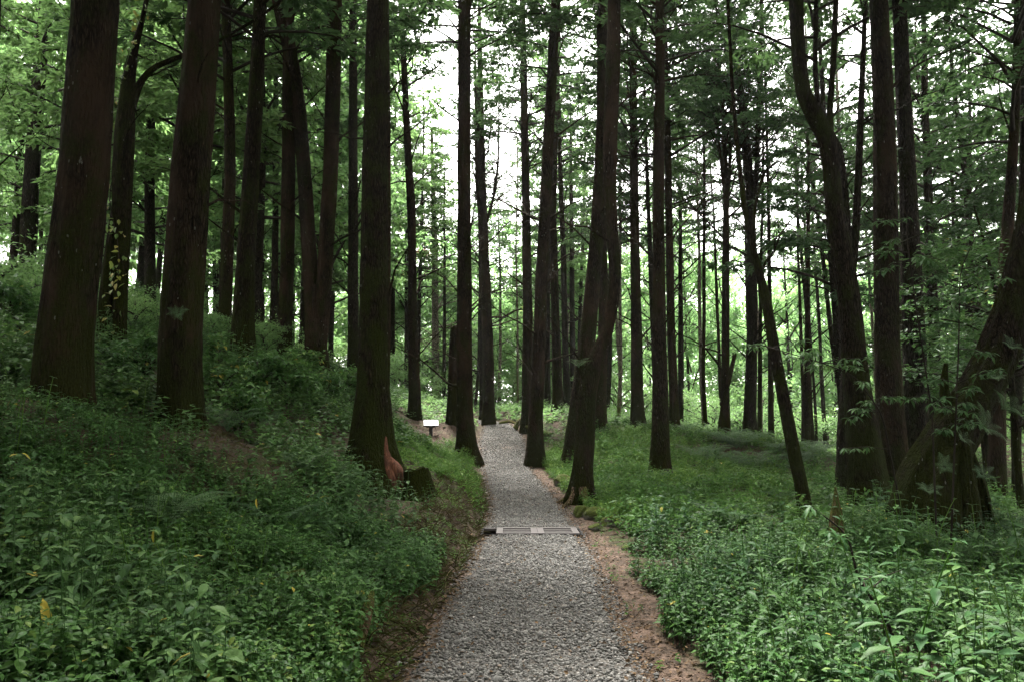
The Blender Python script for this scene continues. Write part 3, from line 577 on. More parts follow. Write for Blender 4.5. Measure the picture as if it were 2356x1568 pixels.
# ------------------------------------------------------------------ crowns, shared by many trees
def conifer_crown(seed, H=13, R=3.2, nb=62, mat='conifer', bare=.42, up=(25, 55), leaf=(.12, .25), dens=1.0):
    g = np.random.default_rng(seed); mb = MB()
    for i in range(nb):
        f = (i + g.uniform(0, .9)) / nb; z0 = H * f ** 1.05
        L = R * (1 - f) ** .65 * g.uniform(.55, 1.12) + .45
        a = i * 2.399 + g.normal(0, .35); el = math.radians(g.uniform(*up)) * (.7 + .5 * f)
        m = 6; t = np.linspace(0, 1, m)
        elv = el * (1 - 1.15 * t ** 1.3)
        st = L / (m - 1); P = [np.array([0, 0, z0])]; aa = a
        for k in range(1, m):
            aa += g.normal(0, .12)
            P.append(P[-1] + st * np.array([math.cos(aa) * math.cos(elv[k]), math.sin(aa) * math.cos(elv[k]), math.sin(elv[k])]))
        P = np.array(P); r0 = .012 + .011 * L
        V, F = tube(P, np.linspace(r0, .004, m), 4); mb.add(V, F, 0)
        nt_ = int((3 + 5.0 * L) * dens)
        for q in range(nt_):
            tt = bare * (1 - f) + (1 - bare * (1 - f)) * (q + g.uniform(0, 1)) / nt_
            k = min(m - 2, int(tt * (m - 1))); fr = tt * (m - 1) - k
            b0 = P[k] * (1 - fr) + P[k + 1] * fr
            side = 1 if q % 2 else -1
            ta = aa + side * g.uniform(.5, 1.15); tl = g.uniform(.30, .75) * (1.15 - .5 * tt); te = elv[k] * .5 + g.normal(-.05, .25)
            d = np.array([math.cos(ta) * math.cos(te), math.sin(ta) * math.cos(te), math.sin(te)])
            e = b0 + d * tl + np.array([0, 0, -.12 * tl])
            V, F = tube(np.array([b0, (b0 + e) / 2 + [0, 0, .03], e]), [.008, .006, .003], 3); mb.add(V, F, 0)
            nl = int(g.uniform(11, 20) * (.6 + tl)); u = g.uniform(.12, 1.05, nl)
            p = b0[None] + (e - b0)[None] * u[:, None] + g.normal(0, .035, (nl, 3))
            la = ta + np.where(g.uniform(0, 1, nl) < .5, 1, -1) * g.uniform(.1, 1.0, nl)
            V, F = leaves(p, la, g.normal(-.22, .38, nl), g.uniform(leaf[0], leaf[1], nl), g.uniform(.32, .55, nl), T_RH, g.normal(0, .5, nl))
            mb.add(V, F, 1, rep(np.clip(g.normal(.42, .2, nl) + .1 * math.sin(i), 0, .97), T_RH), False)
    return mb, [M['twig'], M[mat]]
def broad_crown(seed, H=9, R=3.6, nc=150, nl=70, mat='broad', z0=1.2, leaf=(.12, .24), limbs=9):
    g = np.random.default_rng(seed); mb = MB()
    # limbs first, clumps of leaves hang about their ends
    ends = []
    for i in range(limbs):
        a = i * 2.399 + g.normal(0, .4); f = (i + .5) / limbs; zb = z0 + (H - z0) * .75 * f
        L = R * (1.0 - .45 * f) * g.uniform(.7, 1.15); el = math.radians(g.uniform(22, 60))
        P = [np.array([0, 0, zb * .92])]
        for k in range(5):
            el2 = el * (1 - .12 * k); a += g.normal(0, .18)
            P.append(P[-1] + L / 5 * np.array([math.cos(a) * math.cos(el2), math.sin(a) * math.cos(el2), math.sin(el2)]))
        P = np.array(P); V, F = tube(P, np.linspace(.05, .012, 6), 5); mb.add(V, F, 0)
        for k in range(2, 6): ends.append(P[k])
        for q in range(3):
            b = P[2 + q]; aa = a + g.uniform(-1.4, 1.4); e = b + np.array([math.cos(aa), math.sin(aa), g.uniform(-.1, .7)]) * L * .35
            V, F = tube(np.array([b, (b + e) / 2 + [0, 0, .06], e]), [.02, .013, .006], 4); mb.add(V, F, 0); ends.append(e); ends.append((b + e) / 2)
    ends.append(np.array([0, 0, H * .95])); ends = np.array(ends)
    for i in range(nc):
        c = ends[g.integers(len(ends))] + g.normal(0, 1, 3) * np.array([.55, .55, .38]) * (R / 3.6)
        c[2] = min(max(c[2], .35), H * 1.05)
        n = int(nl * g.uniform(.5, 1.3)); rr = g.uniform(.28, .62)
        p = c + g.normal(0, .5, (n, 3)) * np.array([rr, rr, rr * .5])
        V, F = leaves(p, g.uniform(0, 6.28, n), g.normal(-.3, .4, n), g.uniform(leaf[0], leaf[1], n), g.uniform(.4, .62, n), T_RH, g.normal(0, .4, n))
        tone = g.normal(.45, .16)
        mb.add(V, F, 1, rep(np.clip(g.normal(tone, .13, n), 0, 1), T_RH), False)
    return mb, [M['twig'], M[mat]]

PROTO = {}
def proto(key, mb_mats):
    mb, mats = mb_mats
    o = mb.build(key, mats); PROTO[key] = o.data
    bpy.data.objects.remove(o)
for i in range(4): proto('conifer%d' % i, conifer_crown(100 + i, 13 + i % 2, 3.0 + .35 * i, 58))
for i in range(2): proto('sparse%d' % i, conifer_crown(200 + i, 13, 3.0, 40, dens=.55, bare=.5, up=(35, 65)))
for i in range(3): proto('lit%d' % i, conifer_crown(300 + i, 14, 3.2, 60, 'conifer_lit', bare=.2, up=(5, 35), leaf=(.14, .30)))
for i in range(4): proto('broad%d' % i, broad_crown(400 + i, 9.5 + i % 2, 3.6))
for i in range(2): proto('bush%d' % i, broad_crown(500 + i, 2.6, 1.5, 42, 60, 'bright', .2, (.07, .15), 7))
for i in range(2): proto('darkbroad%d' % i, broad_crown(520 + i, 6.5, 2.6, 75, 70, 'herb', 1.0, (.09, .17), 9))
for i in range(2): proto('shrub%d' % i, broad_crown(530 + i, 2.4, 1.5, 34, 30, 'herb', .2, (.20, .36), 7))
proto('autumn0', broad_crown(540, 8, 3.0, 70, 55, 'autumn', 1.5, (.12, .22)))
def put(key, name, parent, loc, rot=(0, 0, 0), scale=1.0):
    o = bpy.data.objects.new(name, PROTO[key]); COL.objects.link(o)
    o.parent = parent; o.location = loc; o.rotation_euler = rot; o.scale = (scale,) * 3 if np.isscalar(scale) else scale
    return o

# ------------------------------------------------------------------ building one tree
def dead_branches(mb, P, R, g, n, z0, z1, long=1.5):
    for _ in range(n):
        z = g.uniform(z0, z1); k = int(np.argmin(abs(P[:, 2] - z))); b = P[k]; a = g.uniform(0, 6.28); L = long * g.uniform(.35, 1.2); el = math.radians(g.uniform(15, 60))
        pts = [b]; aa = a
        for q in range(5):
            aa += g.normal(0, .16); e2 = el + g.normal(0, .15) - .06 * q
            pts.append(pts[-1] + L / 5 * np.array([math.cos(aa) * math.cos(e2), math.sin(aa) * math.cos(e2), math.sin(e2)]))
        pts = np.array(pts); r = min(.5 * R[k], .008 + .012 * L)
        V, F = tube(pts, np.linspace(r, .004, 6), 4); mb.add(V, F, 0)
        for q in range(int(g.integers(2, 6))):
            i = g.integers(2, 5); ab = aa + g.choice([-1, 1]) * g.uniform(.4, .9); l2 = L * g.uniform(.2, .5); e2 = el + g.normal(.1, .3)
            e = pts[i] + l2 * np.array([math.cos(ab) * math.cos(e2), math.sin(ab) * math.cos(e2), math.sin(e2)])
            V, F = tube(np.array([pts[i], (pts[i] + e) / 2 + g.normal(0, .03, 3), e]), [.008, .006, .003], 3); mb.add(V, F, 0)

def make_tree(kind, Y, stems, label, op, idx, group=None):
    g = np.random.default_rng(1000 + idx)
    b = PT(stems[0][0][0], stems[0][0][1], Y)
    x0, y0 = b[0], Y; z0 = gz1(x0, y0)
    root = empty(kind, (x0, y0, z0), label, 'tree', group)
    O = np.array([x0, y0, z0]); mb = MB(); tops = []
    H = op.get('H', g.uniform(19, 23))
    leany = g.normal(0, .02)
    for si, st in enumerate(stems):
        P = np.array([PT(px, py, Y) for px, py, w_ in st]) - O; R = np.array([PXW(w_, Y) / 2 * math.cos(math.atan((px - PCX) / FOC)) for px, py, w_ in st])
        P[:, 1] += leany * P[:, 2] + (0 if si == 0 else .03 * np.sign(si - 1.5) * (P[:, 2] - P[0, 2]))
        if si == 0: P[0, 2] = -.35; P[0, :2] = 0
        ext = op.get('snag') is None and (si == 0 or st[-1][1] <= 320)
        if ext:
            d = P[-1] - P[-2]; d /= np.linalg.norm(d); cur = P[-1].copy(); r = R[-1]; e = []; er = []
            top = H * (1 if si == 0 else .85); h0 = cur[2]
            while cur[2] < top:
                d = d * .8 + np.array([0, 0, .2]); d /= np.linalg.norm(d); cur = cur + d * 1.2; e.append(cur.copy()); er.append(max(.02, r * (1 - (cur[2] - h0) / (top - h0 + 1.3)) ** .8))
            if e: P = np.concatenate([P, e]); R = np.concatenate([R, er])
        Q, QR = resample(P, R, .09 if Y < 17.5 else .2)
        seg = 60 if Y < 13 else 44 if Y < 17.5 else 20 if Y < 24 else 12 if Y < 30 else 8
        if op.get('dead', 6) is not None and si == 0: pass
        fl = op.get('fl', .22) if si == 0 else 0
        ph = g.uniform(0, 6.28); nl = g.integers(4, 7); sd = int(g.integers(1000))
        def mod(th, PP, fl=fl, ph=ph, nl=nl, sd=sd):
            z = PP[:, 2:3]; zz = z + 0 * th; tt = th + 0 * z
            m = 1 + op.get('gn', .10) * (fbm(np.cos(tt) * 2.2 + zz * .5 + sd, np.sin(tt) * 2.2 - zz * .35, sd) - .44) * 2
            m = m + .07 * (vnoise(np.cos(tt) * 6 + sd, np.sin(tt) * 6 + zz * .8, sd + 5) - .5)
            m = m + .06 * (vnoise(np.cos(tt) * 11 + sd, np.sin(tt) * 11 + zz * 1.3, sd + 6) - .5) + .035 * (vnoise(np.cos(tt) * 23 + sd, np.sin(tt) * 23 + zz * 5, sd + 7) - .5)
            m = m + fl * np.exp(-np.clip(zz, 0, 9) / .32) * (1 + .75 * np.cos(nl * tt + ph + .6 * np.sin(2 * tt)))
            return m
        V, F = tube(Q, QR, seg, mod=mod)
        mb.add(V, F, 0)
        if op.get('snag'):   # jagged broken top
            b0 = (len(Q) - 1) * seg
            mb.V[-1][b0:b0 + seg, 2] += g.uniform(-.12, .28, seg) * QR[-1] * 4
            cpt = Q[-1] + [0, 0, -.05]; Vc = np.concatenate([mb.V[-1][b0:b0 + seg], [cpt]])
            mb.add(Vc, np.array([[k, (k + 1) % seg, seg] for k in range(seg)]), 0, .5, False)
        if ext: tops.append((Q, QR, si))
        nd = op.get('dead', 5)
        if nd and (ext):
            hi_ = min(Q[-1, 2] * .8, 14); lo_ = max(2.0, Q[0, 2] + .5)
            if hi_ > lo_: dead_branches(mb, Q, QR, g, nd * (3 if Y > 18 else 1), lo_, hi_, 1.3 + .05 * Y)
    for (px, py, L) in op.get('stubs', []):
        e = PT(px, py, Y - .05) - O; Q = tops[0][0]; k = int(np.argmin(abs(Q[:, 2] - e[2] + .08))); s = Q[k]
        pts = np.array([s, s * .4 + e * .6 + [0, -.03, -.05], e]); V, F = tube(pts, [.06, .04, .016], 6); mb.add(V, F, 0)
    tr = mb.build('trunk', [M[op.get('bark', 'bark')]], root)
    cpy = op.get('cpy', -150)
    for Q, QR, si in tops:
        ch = PT(0, cpy, Y)[2] - z0 if cpy is not None else 8
        ch = min(max(ch, 2.0), H - 5 * op.get('cs', 1)); ch = max(ch, 2.0)
        if si > 0: ch = max(ch, Q[0, 2] + 1.5)
        k = int(np.argmin(abs(Q[:, 2] - ch))); c = Q[k]; v = Vector(Q[-1] - c); ln = v.length
        if ln < 2: continue
        q = v.to_track_quat('Z', 'Y'); s = ln / 13.5; fat = op.get('cs', 1.15 if Y < 11 else 1.3 if Y < 17 else 1.15 if Y < 24 else 1.0)
        key = ('lit%d' % (idx % 3)) if op.get('lit') else ('conifer%d' % (idx % 4)) if idx % 3 == 0 or op.get('full') else ('sparse%d' % (idx % 2))
        put(key, 'crown', root, c, (q @ Matrix.Rotation(g.uniform(0, 6.28), 3, 'Z').to_quaternion()).to_euler(), (fat * (.55 if si else 1) * max(.6, s ** .5), ) * 2 + (s,))
    return root, tops
ROOTS = {}
for i, (k, Y, st, lb, op) in enumerate(TREES):
    ROOTS[i] = make_tree(k, Y, st, lb, op, i)

# torn red bark and swollen burl on the big tree by the path: a part of that tree
def strip_on(tree_i, rows, name, mat, label, Y, bulge=.03):
    root, tops = ROOTS[tree_i]; O = np.array(root.location); V = []; m = 7
    for (px0, px1, py) in rows:
        for u in np.linspace(0, 1, m):
            p = PT(px0 + (px1 - px0) * u, py, Y) - O; V.append((p, u))
    return V, O

# ------------------------------------------------------------------ more trees: the wood around and behind
def auto_tree(kind, x, y, label, group, crown, H, r0, ch, bark, seed, dead=4, lean=.02, cs=1.0):
    g = np.random.default_rng(seed); z = gz1(x, y); root = empty(kind, (x, y, z), label, 'tree', group)
    n = 9; t = np.linspace(0, 1, n); P = np.stack([g.normal(0, lean) * H * t + .15 * np.cumsum(g.normal(0, .35, n)) * (t > 0), g.normal(0, lean) * H * t + .15 * np.cumsum(g.normal(0, .35, n)) * (t > 0), H * t - .3 * (t == 0)], 1)
    R = r0 * (1 - t) ** .75 + .015
    Q, QR = resample(P, R, .5); mb = MB(); sd = int(g.integers(1000)); QR[0] *= 1.35
    V, F = tube(Q, QR, 8 if y < 40 else 6, mod=lambda th, PP: 1 + .16 * (vnoise(np.cos(th) * 2 + PP[:, 2:3] * .8 + sd, np.sin(th) * 2 + 0 * PP[:, 2:3], sd) - .5)); mb.add(V, F, 0)
    if dead: dead_branches(mb, Q, QR, g, dead, 2, max(3, ch + 1), 1.6)
    mb.build('trunk', [M[bark]], root)
    k = int(np.argmin(abs(Q[:, 2] - ch))); s = (H - ch) / PROTO_H[crown[:-1]]
    put(crown, 'crown', root, Q[k], (g.normal(0, .03), g.normal(0, .03), g.uniform(0, 6.28)), (cs, cs, s))
    return root
PROTO_H = {'conifer': 13.5, 'sparse': 13, 'lit': 14, 'broad': 10, 'darkbroad': 6.5, 'autumn': 8, 'bush': 2.6}
rg = np.random.default_rng(77)
USED = [PT(st[0][0][0], st[0][0][1], Y)[:2] for k, Y, st, lb, op in TREES]
def free(x, y, md):
    for q in USED:
        if (q[0] - x) ** 2 + (q[1] - y) ** 2 < md * md: return False
    return abs(x - float(pathx(y))) > float(pathw(y)) + .8
def sow(n, pxr, Yr, md, fn, tries=4000):
    c = 0
    for _ in range(tries):
        if c >= n: break
        Y = rg.uniform(*Yr); px = rg.uniform(*pxr); x = (px - PCX) / FOC * Y
        if not free(x, Y, md): continue
        USED.append(np.array([x, Y])); fn(x, Y, px, c); c += 1
seedn = [5000]
def sd_(): seedn[0] += 1; return seedn[0]
# hillside conifers with foliage low on their trunks
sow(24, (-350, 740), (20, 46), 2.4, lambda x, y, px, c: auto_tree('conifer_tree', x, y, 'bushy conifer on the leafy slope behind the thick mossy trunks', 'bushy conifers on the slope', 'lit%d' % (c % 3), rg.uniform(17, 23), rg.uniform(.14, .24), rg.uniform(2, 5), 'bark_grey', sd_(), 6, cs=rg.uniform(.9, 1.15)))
sow(26, (-350, 830), (27, 58), 2.4, lambda x, y, px, c: auto_tree('broadleaf_tree', x, y, 'light green leafy tree filling the slope between the conifers', 'leafy trees on the slope', 'broad%d' % (c % 4), rg.uniform(13, 21), rg.uniform(.10, .18), rg.uniform(.8, 2), 'bark_grey', sd_(), 3, cs=rg.uniform(1.05, 1.5)))
# the open sunlit wood beyond the crest
sow(18, (800, 1320), (46, 66), 2.6, lambda x, y, px, c: auto_tree('broadleaf_tree', x, y, 'pale green leafy tree in the open light beyond the crest', 'sunlit leafy trees beyond the crest', 'broad%d' % (c % 4), rg.uniform(11, 17), rg.uniform(.09, .15), rg.uniform(.4, 1.2), 'bark_pale', sd_(), 4, cs=rg.uniform(1.0, 1.4)))
for px_, Y_, H_ in ((955, 42, 19), (1275, 43, 22), (870, 39, 21), (1330, 46, 22), (760, 36, 22)):
    x_ = (px_ - PCX) / FOC * Y_; USED.append(np.array([x_, Y_]))
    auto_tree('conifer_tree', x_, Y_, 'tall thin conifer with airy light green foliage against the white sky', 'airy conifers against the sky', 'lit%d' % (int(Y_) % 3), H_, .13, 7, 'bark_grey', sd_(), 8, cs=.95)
sow(8, (870, 1330), (37, 46), 1.2, lambda x, y, px, c: auto_tree('slender_tree', x, y, 'thin greyish trunk in the bright gap beyond the crest', 'thin trunks in the bright gap', 'sparse%d' % (c % 2), rg.uniform(13, 18), rg.uniform(.05, .10), rg.uniform(6, 9), ('bark_grey', 'bark_pale')[c % 2], sd_(), 10, cs=rg.uniform(.45, .7)))
# slender stand on the far side of the clearing
sow(30, (1330, 2250), (28, 42), 1.6, lambda x, y, px, c: auto_tree('slender_tree', x, y, 'slender straight trunk in the crowded stand beyond the clearing', 'slender trunks beyond the clearing', 'sparse%d' % (c % 2) if c % 2 else 'conifer%d' % (c % 4), rg.uniform(16, 21), rg.uniform(.06, .13), rg.uniform(7, 10), ('bark_grey', 'bark', 'bark_pale')[c % 3], sd_(), 9, cs=rg.uniform(.5, .8)))
sow(32, (1240, 2500), (48, 70), 2.8, lambda x, y, px, c: auto_tree('broadleaf_tree', x, y, 'bright green leafy tree glowing behind the slender trunks', 'leafy trees behind the slender trunks', 'broad%d' % (c % 4), rg.uniform(13, 22), rg.uniform(.09, .15), rg.uniform(.5, 1.4), 'bark_grey', sd_(), 4, cs=rg.uniform(1.05, 1.5)))
sow(9, (1800, 2600), (22, 40), 2.6, lambda x, y, px, c: auto_tree('conifer_tree', x, y, 'dark bushy conifer closing the wood behind the huge leaning trunk', 'dark conifers behind the leaning trunk', 'conifer%d' % (c % 4), rg.uniform(17, 22), rg.uniform(.13, .2), rg.uniform(3, 7), 'bark_grey', sd_(), 8))
sow(5, (2080, 2500), (14, 24), 2.0, lambda x, y, px, c: auto_tree('understory_tree', x, y, 'small dark leafy tree beneath the conifers near the leaning trunk', 'small leafy trees near the leaning trunk', 'darkbroad%d' % (c % 2), rg.uniform(5, 8), rg.uniform(.04, .07), rg.uniform(1, 2), 'bark_mossy', sd_(), 3))
auto_tree('autumn_tree', (935 - PCX) / FOC * 52, 52, 'leafy tree turning pinkish brown, beyond the bowed slim trunk', None, 'autumn0', 14.5, .12, 5.5, 'bark_pale', 9001, 5)
# unseen canopy trees, added round and behind the viewpoint to shade the view
for i, (x, y) in enumerate([(-4.3, 1.2), (-7.5, 2.5), (6.4, 4.4), (8.4, 6.2), (3.2, .6), (3.8, 6.4), (5.6, 2.5), (-8.5, 6.5), (8.3, 8.0), (-3.0, -2.5), (2.8, -2.2), (-7, -1.0), (7.5, -2.0), (0.5, -6), (-5, -7), (5, -7.5), (-11, 1.5), (11, 3.5), (-10, -6), (10.5, -7), (0, -11), (-6, -12), (7, -12), (12.5, 9.5), (-13, 10), (15, 15), (4.6, 11.5), (-14, -2), (14, -2)]):
    ch = 9.5 if y > 0 else 3.5
    if abs((x / max(y, .1)) * FOC) < 1300 and y > 0: ch = 10.5
    if 0 < y and abs(x / y) < .70: continue
    auto_tree('conifer_tree', x, y, 'unseen tall conifer added round the viewpoint to shade the view', 'unseen shading conifers round the viewpoint', 'conifer%d' % (i % 4), 21 + (i % 3), .24, ch, 'bark', 9100 + i, 0, cs=1.35)
# bushes under the trees
def bush(x, y, s, label, group, key='bush'):
    z = gz1(x, y); root = empty('bush', (x, y, z - .05), label, 'bush', group, rg.uniform(0, 6.28))
    mb = MB()
    for q in range(5):
        a = q * 1.3; e = np.array([math.cos(a) * .5, math.sin(a) * .5, 1.2]) * s
        V, F = tube(np.array([[0, 0, 0], e * .5 + [0, 0, .1], e]), [.018, .012, .006], 5); mb.add(V, F, 0)
    mb.build('stem', [M['twig']], root)
    put(key + '%d' % rg.integers(2), 'foliage', root, (0, 0, 0), (0, 0, 0), s * rg.uniform(.85, 1.1))
for px, Y, s in [(30, 15.5, .7), (-40, 13.5, .8), (90, 20, .55), (480, 17, .45), (510, 20, .5), (300, 17, .45), (360, 19, .5), (620, 22, .6), (690, 23, .5), (600, 19, .45), (250, 20, .5), (150, 25, .6), (430, 24, .6), (560, 27, .6), (780, 27, .6)]:
    bush((px - PCX) / FOC * Y, Y, s, 'light green bush on the slope between the mossy trunks', 'bushes on the slope')
for px, Y, s in [(60, 10.5, .30), (250, 10.8, .32), (330, 11.5, .36), (520, 12.5, .38), (590, 13.5, .4), (660, 14, .42), (740, 15.5, .4), (790, 16.5, .45), (470, 14.5, .5), (700, 17.5, .45), (10, 12, .4), (560, 11.2, .3)]:
    bush((px - PCX) / FOC * Y, Y, s, 'small leafy bush at the foot of the mossy trunks on the bank', 'small bushes at the mossy trunks', 'shrub')
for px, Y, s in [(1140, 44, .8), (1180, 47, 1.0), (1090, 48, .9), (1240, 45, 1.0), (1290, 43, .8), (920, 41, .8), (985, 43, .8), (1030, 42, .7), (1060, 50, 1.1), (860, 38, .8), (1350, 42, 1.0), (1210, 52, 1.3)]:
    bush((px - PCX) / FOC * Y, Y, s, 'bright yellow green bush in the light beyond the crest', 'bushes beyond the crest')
for px, Y, s in [(1420, 38, .9), (1480, 42, 1.1), (1540, 39, .9), (1600, 44, 1.2), (1640, 38, .8), (1700, 42, 1.1), (1780, 40, 1.0), (1840, 38, .9), (1900, 42, 1.1), (1980, 36, .9), (2050, 40, 1.0), (2140, 34, 1.0), (2240, 36, 1.1), (2320, 32, 1.0)]:
    bush((px - PCX) / FOC * Y, Y, s, 'bright green bush behind the slender trunks', 'bushes behind the slender trunks')

for i in range(26):
    Y_ = rg.uniform(45, 62); bush((rg.uniform(1300, 2450) - PCX) / FOC * Y_, Y_, rg.uniform(1.4, 2.3), 'tall bright green thicket bush behind the slender trunks', 'thicket behind the slender trunks')
for i in range(22):
    Y_ = rg.uniform(60, 72); bush((rg.uniform(1250, 2500) - PCX) / FOC * Y_, Y_, rg.uniform(2.6, 3.8), 'big pale green thicket bush deep behind the slender trunks', 'deep thicket behind the slender trunks')
for i in range(14):
    Y_ = rg.uniform(42, 58); bush((rg.uniform(620, 1080) - PCX) / FOC * Y_, Y_, rg.uniform(1.3, 2.1), 'tall bright green thicket bush beyond the slope trunks', 'thicket beyond the slope trunks')
# the far wood that reads as one mass
def far_wood():
    g = np.random.default_rng(8); mb = MB()
    for i in range(2600):
        a = g.uniform(-.95, .95); D = g.uniform(72, 110); x = math.sin(a) * D * 1.05; y = math.cos(a) * D
        px = x / y * FOC + PCX
        top = 15 + 6 * sstep(1250, 1700, px) + 13 * (1 - sstep(500, 950, px)) if True else 0
        top = float(top) * (.7 + .5 * fbm(np.array([a * 9]), np.array([D * .05]), 3)[0])
        h = g.uniform(0, 1) ** .8 * top; z = gz1(x, min(y, 76)) + h
        n = 55; rr = g.uniform(.9, 1.9)
        p = np.array([x, y, z]) + g.normal(0, .55, (n, 3)) * np.array([rr, rr, rr * .6])
        V, F = leaves(p, g.uniform(0, 6.28, n), g.normal(-.3, .45, n), g.uniform(.4, .8, n), g.uniform(.4, .65, n), T_RH, g.normal(0, .5, n))
        mb.add(V, F, 0, rep(np.clip(g.normal(g.normal(.5, .18), .13, n), 0, 1), T_RH), False)
    o = mb.build('far_wood', [M['broad']])
    tag(o, 'hazy green mass of leafy wood far behind all the trunks', 'wood', kind='stuff')
far_wood()
def add_shading_wood():  # unseen wood, added to keep low sky light off the near trunks
    g = np.random.default_rng(9); mb = MB()
    for i in range(1700):
        a = math.radians(g.uniform(48, 312)); D = g.uniform(15, 34); x = math.sin(a) * D; y = math.cos(a) * D
        z = gz1(x, max(y, -7)) + 15 * g.uniform(0, 1) ** 1.0; n = 36; rr = g.uniform(.8, 1.7)
        p = np.array([x, y, z]) + g.normal(0, .55, (n, 3)) * np.array([rr, rr, rr * .7])
        V, F = leaves(p, g.uniform(0, 6.28, n), g.normal(-.3, .45, n), g.uniform(.3, .6, n), g.uniform(.4, .65, n), T_RH, g.normal(0, .5, n)); mb.add(V, F, 0, rep(np.clip(g.normal(.4, .15, n), 0, .95), T_RH), False)
    o = mb.build('shading_wood', [M['conifer']]); tag(o, 'unseen dense dark wood added round the viewpoint to shade the trunks', 'wood', kind='stuff')
add_shading_wood()

# ------------------------------------------------------------------ ground plants
def pdist(x, y): return np.abs(x - pathx(y)) - pathw(y)
def bare_zone(x, y):
    q = np.exp(-(((x + 2.5) / 1.7) ** 2 + ((y - 25.6) / 1.9) ** 2)) * 1.2
    q = np.maximum(q, 1.1 * np.exp(-(((x + 3.3) / 1.0) ** 2 + ((y - 9.3) / .8) ** 2)))     # bare mossy bank under the second trunk
    q = np.maximum(q, .9 * np.exp(-(((x + 5.0) / 1.2) ** 2 + ((y - 8.4) / .7) ** 2)))
    q = np.maximum(q, .9 * np.exp(-(((x - 1.4) / .9) ** 2 + ((y - 25.8) / 2.2) ** 2)))
    q = np.maximum(q, 1.25 * np.exp(-(((x + 2.6) / .75) ** 2 + ((y - 23.9) / 1.3) ** 2)))
    q = np.maximum(q, 1.0 * np.exp(-(((x - 6.9) / 1.9) ** 2 + ((y - 23.4) / 1.3) ** 2)))
    q = np.maximum(q, .93 * np.exp(-(((x + 4.1) / 1.9) ** 2 + ((y - 8.9) / .85) ** 2)))
    return q
def in_view(x, y, m=1.08): return (y > 1.5) & (np.abs(x) < y * .667 * m + .5)
def allowed(x, y, g):
    d = pdist(x, y); left = x < pathx(y)
    wr = np.where(y < 12, .33, .26) * (.25 + 1.7 * fbm(y * .8, x * .2, 44))
    lim = np.where(left, .10 + .55 * (fbm(y * .9, x * .4, 91) - .3), wr)
    pr = sstep(lim * .9, lim * 1.25 + .06, d)
    pr = pr * (1 - np.clip(bare_zone(x, y), 0, .97))
    pr = pr * np.clip(-.55 + 3.4 * fbm(x * .8, y * .8, 61), .06, 1) * np.clip(-.1 + 2.4 * fbm(x * 2.6, y * 2.6, 64), .1, 1)
    return (g.uniform(0, 1, len(x)) < pr) & in_view(x, y)
def rect(g, n, x0, x1, y0, y1, power=1.0):
    return g.uniform(x0, x1, n), y0 + (y1 - y0) * g.uniform(0, 1, n) ** power
def herb_layer(name, seed, n, box, nl, leaf, wid, height, tmpl, mat, label, stem=True, tilt=(-.12, .28), accept=None, power=1.0, whorl=True, hpow=.7):
    g = np.random.default_rng(seed); x, y = rect(g, n, *box, power); k = allowed(x, y, g)
    if accept is not None: k &= accept(x, y, g)
    x, y = x[k], y[k]; n = len(x); z = gz(x, y); hh = g.uniform(*height, n) * (.55 + 1.0 * fbm(x * 1.3, y * 1.3, 88))
    az0 = g.uniform(0, 6.28, n); j = np.arange(nl)
    fr = (1 - (j // 2) / max(1, (nl + 1) // 2)) ** hpow     # pairs down the stem
    hz = hh[:, None] * fr[None] ; az = az0[:, None] + (j // 2)[None] * 1.571 + (j % 2)[None] * 3.1416 + g.normal(0, .3, (n, nl))
    lx = g.normal(0, .12, (n, 1)) * hz + x[:, None]; ly = g.normal(0, .12, (n, 1)) * hz + y[:, None]
    P = np.stack([lx, ly, z[:, None] + hz], -1).reshape(-1, 3)
    sz = (g.uniform(*leaf, (n, 1)) * (.65 + .55 * g.uniform(0, 1, (n, nl))) * (1 - .35 * (fr[None] ** 3))).ravel()
    N = len(sz)
    V, F = leaves(P, az.ravel(), g.normal(tilt[0], tilt[1], N), sz, g.uniform(wid[0], wid[1], N), tmpl, g.normal(0, .22, N))
    tone = np.repeat(np.clip(.38 + .7 * (fbm(x * 1.1, y * 1.1, 17) - .44) + g.normal(0, .15, n), 0, .95), nl)
    r = np.clip(tone + g.normal(0, .15, N), 0, .95); r[g.uniform(0, 1, N) < .003] = 1.0
    mb = MB(); mb.add(V, F, 0, rep(r, tmpl), False)
    if stem:
        # three-sided stems
        b = np.stack([x, y, z - .03], 1); t = np.stack([lx[:, 0], ly[:, 0], z + hh], 1); th = np.array([0, 2.09, 4.19]); rr = .0022 + .004 * hh
        c = np.stack([np.cos(th), np.sin(th), 0 * th], 1)
        VV = np.stack([b[:, None] + c[None] * rr[:, None, None], t[:, None] + c[None] * rr[:, None, None] * .5], 1).reshape(-1, 3)
        f = np.array([(0, 1, 4, 3), (1, 2, 5, 4), (2, 0, 3, 5)]); FF = (np.arange(n)[:, None, None] * 6 + f[None]).reshape(-1, 4)
        mb.add(VV, FF, 0, .35, True)
    o = mb.build(name, [M[mat]]); tag(o, label, 'ground cover', kind='stuff'); return o
left_ = lambda x, y, g: x < pathx(y)
right_ = lambda x, y, g: x > pathx(y)
# carpet of small leaves close to the viewer
herb_layer('ground_cover', 11, 36000, (-6.5, -.4, 2.6, 9.5), 8, (.045, .075), (.55, .78), (.12, .30), T_LF, 'herb', 'carpet of small toothed leaves on the bank beside the path', accept=left_, power=1.2)
herb_layer('ground_cover', 12, 24000, (.9, 6.5, 2.6, 10.5), 8, (.05, .085), (.5, .72), (.12, .34), T_LF, 'herb', 'carpet of small leaves beyond the clay edge of the path', accept=right_, power=1.2)
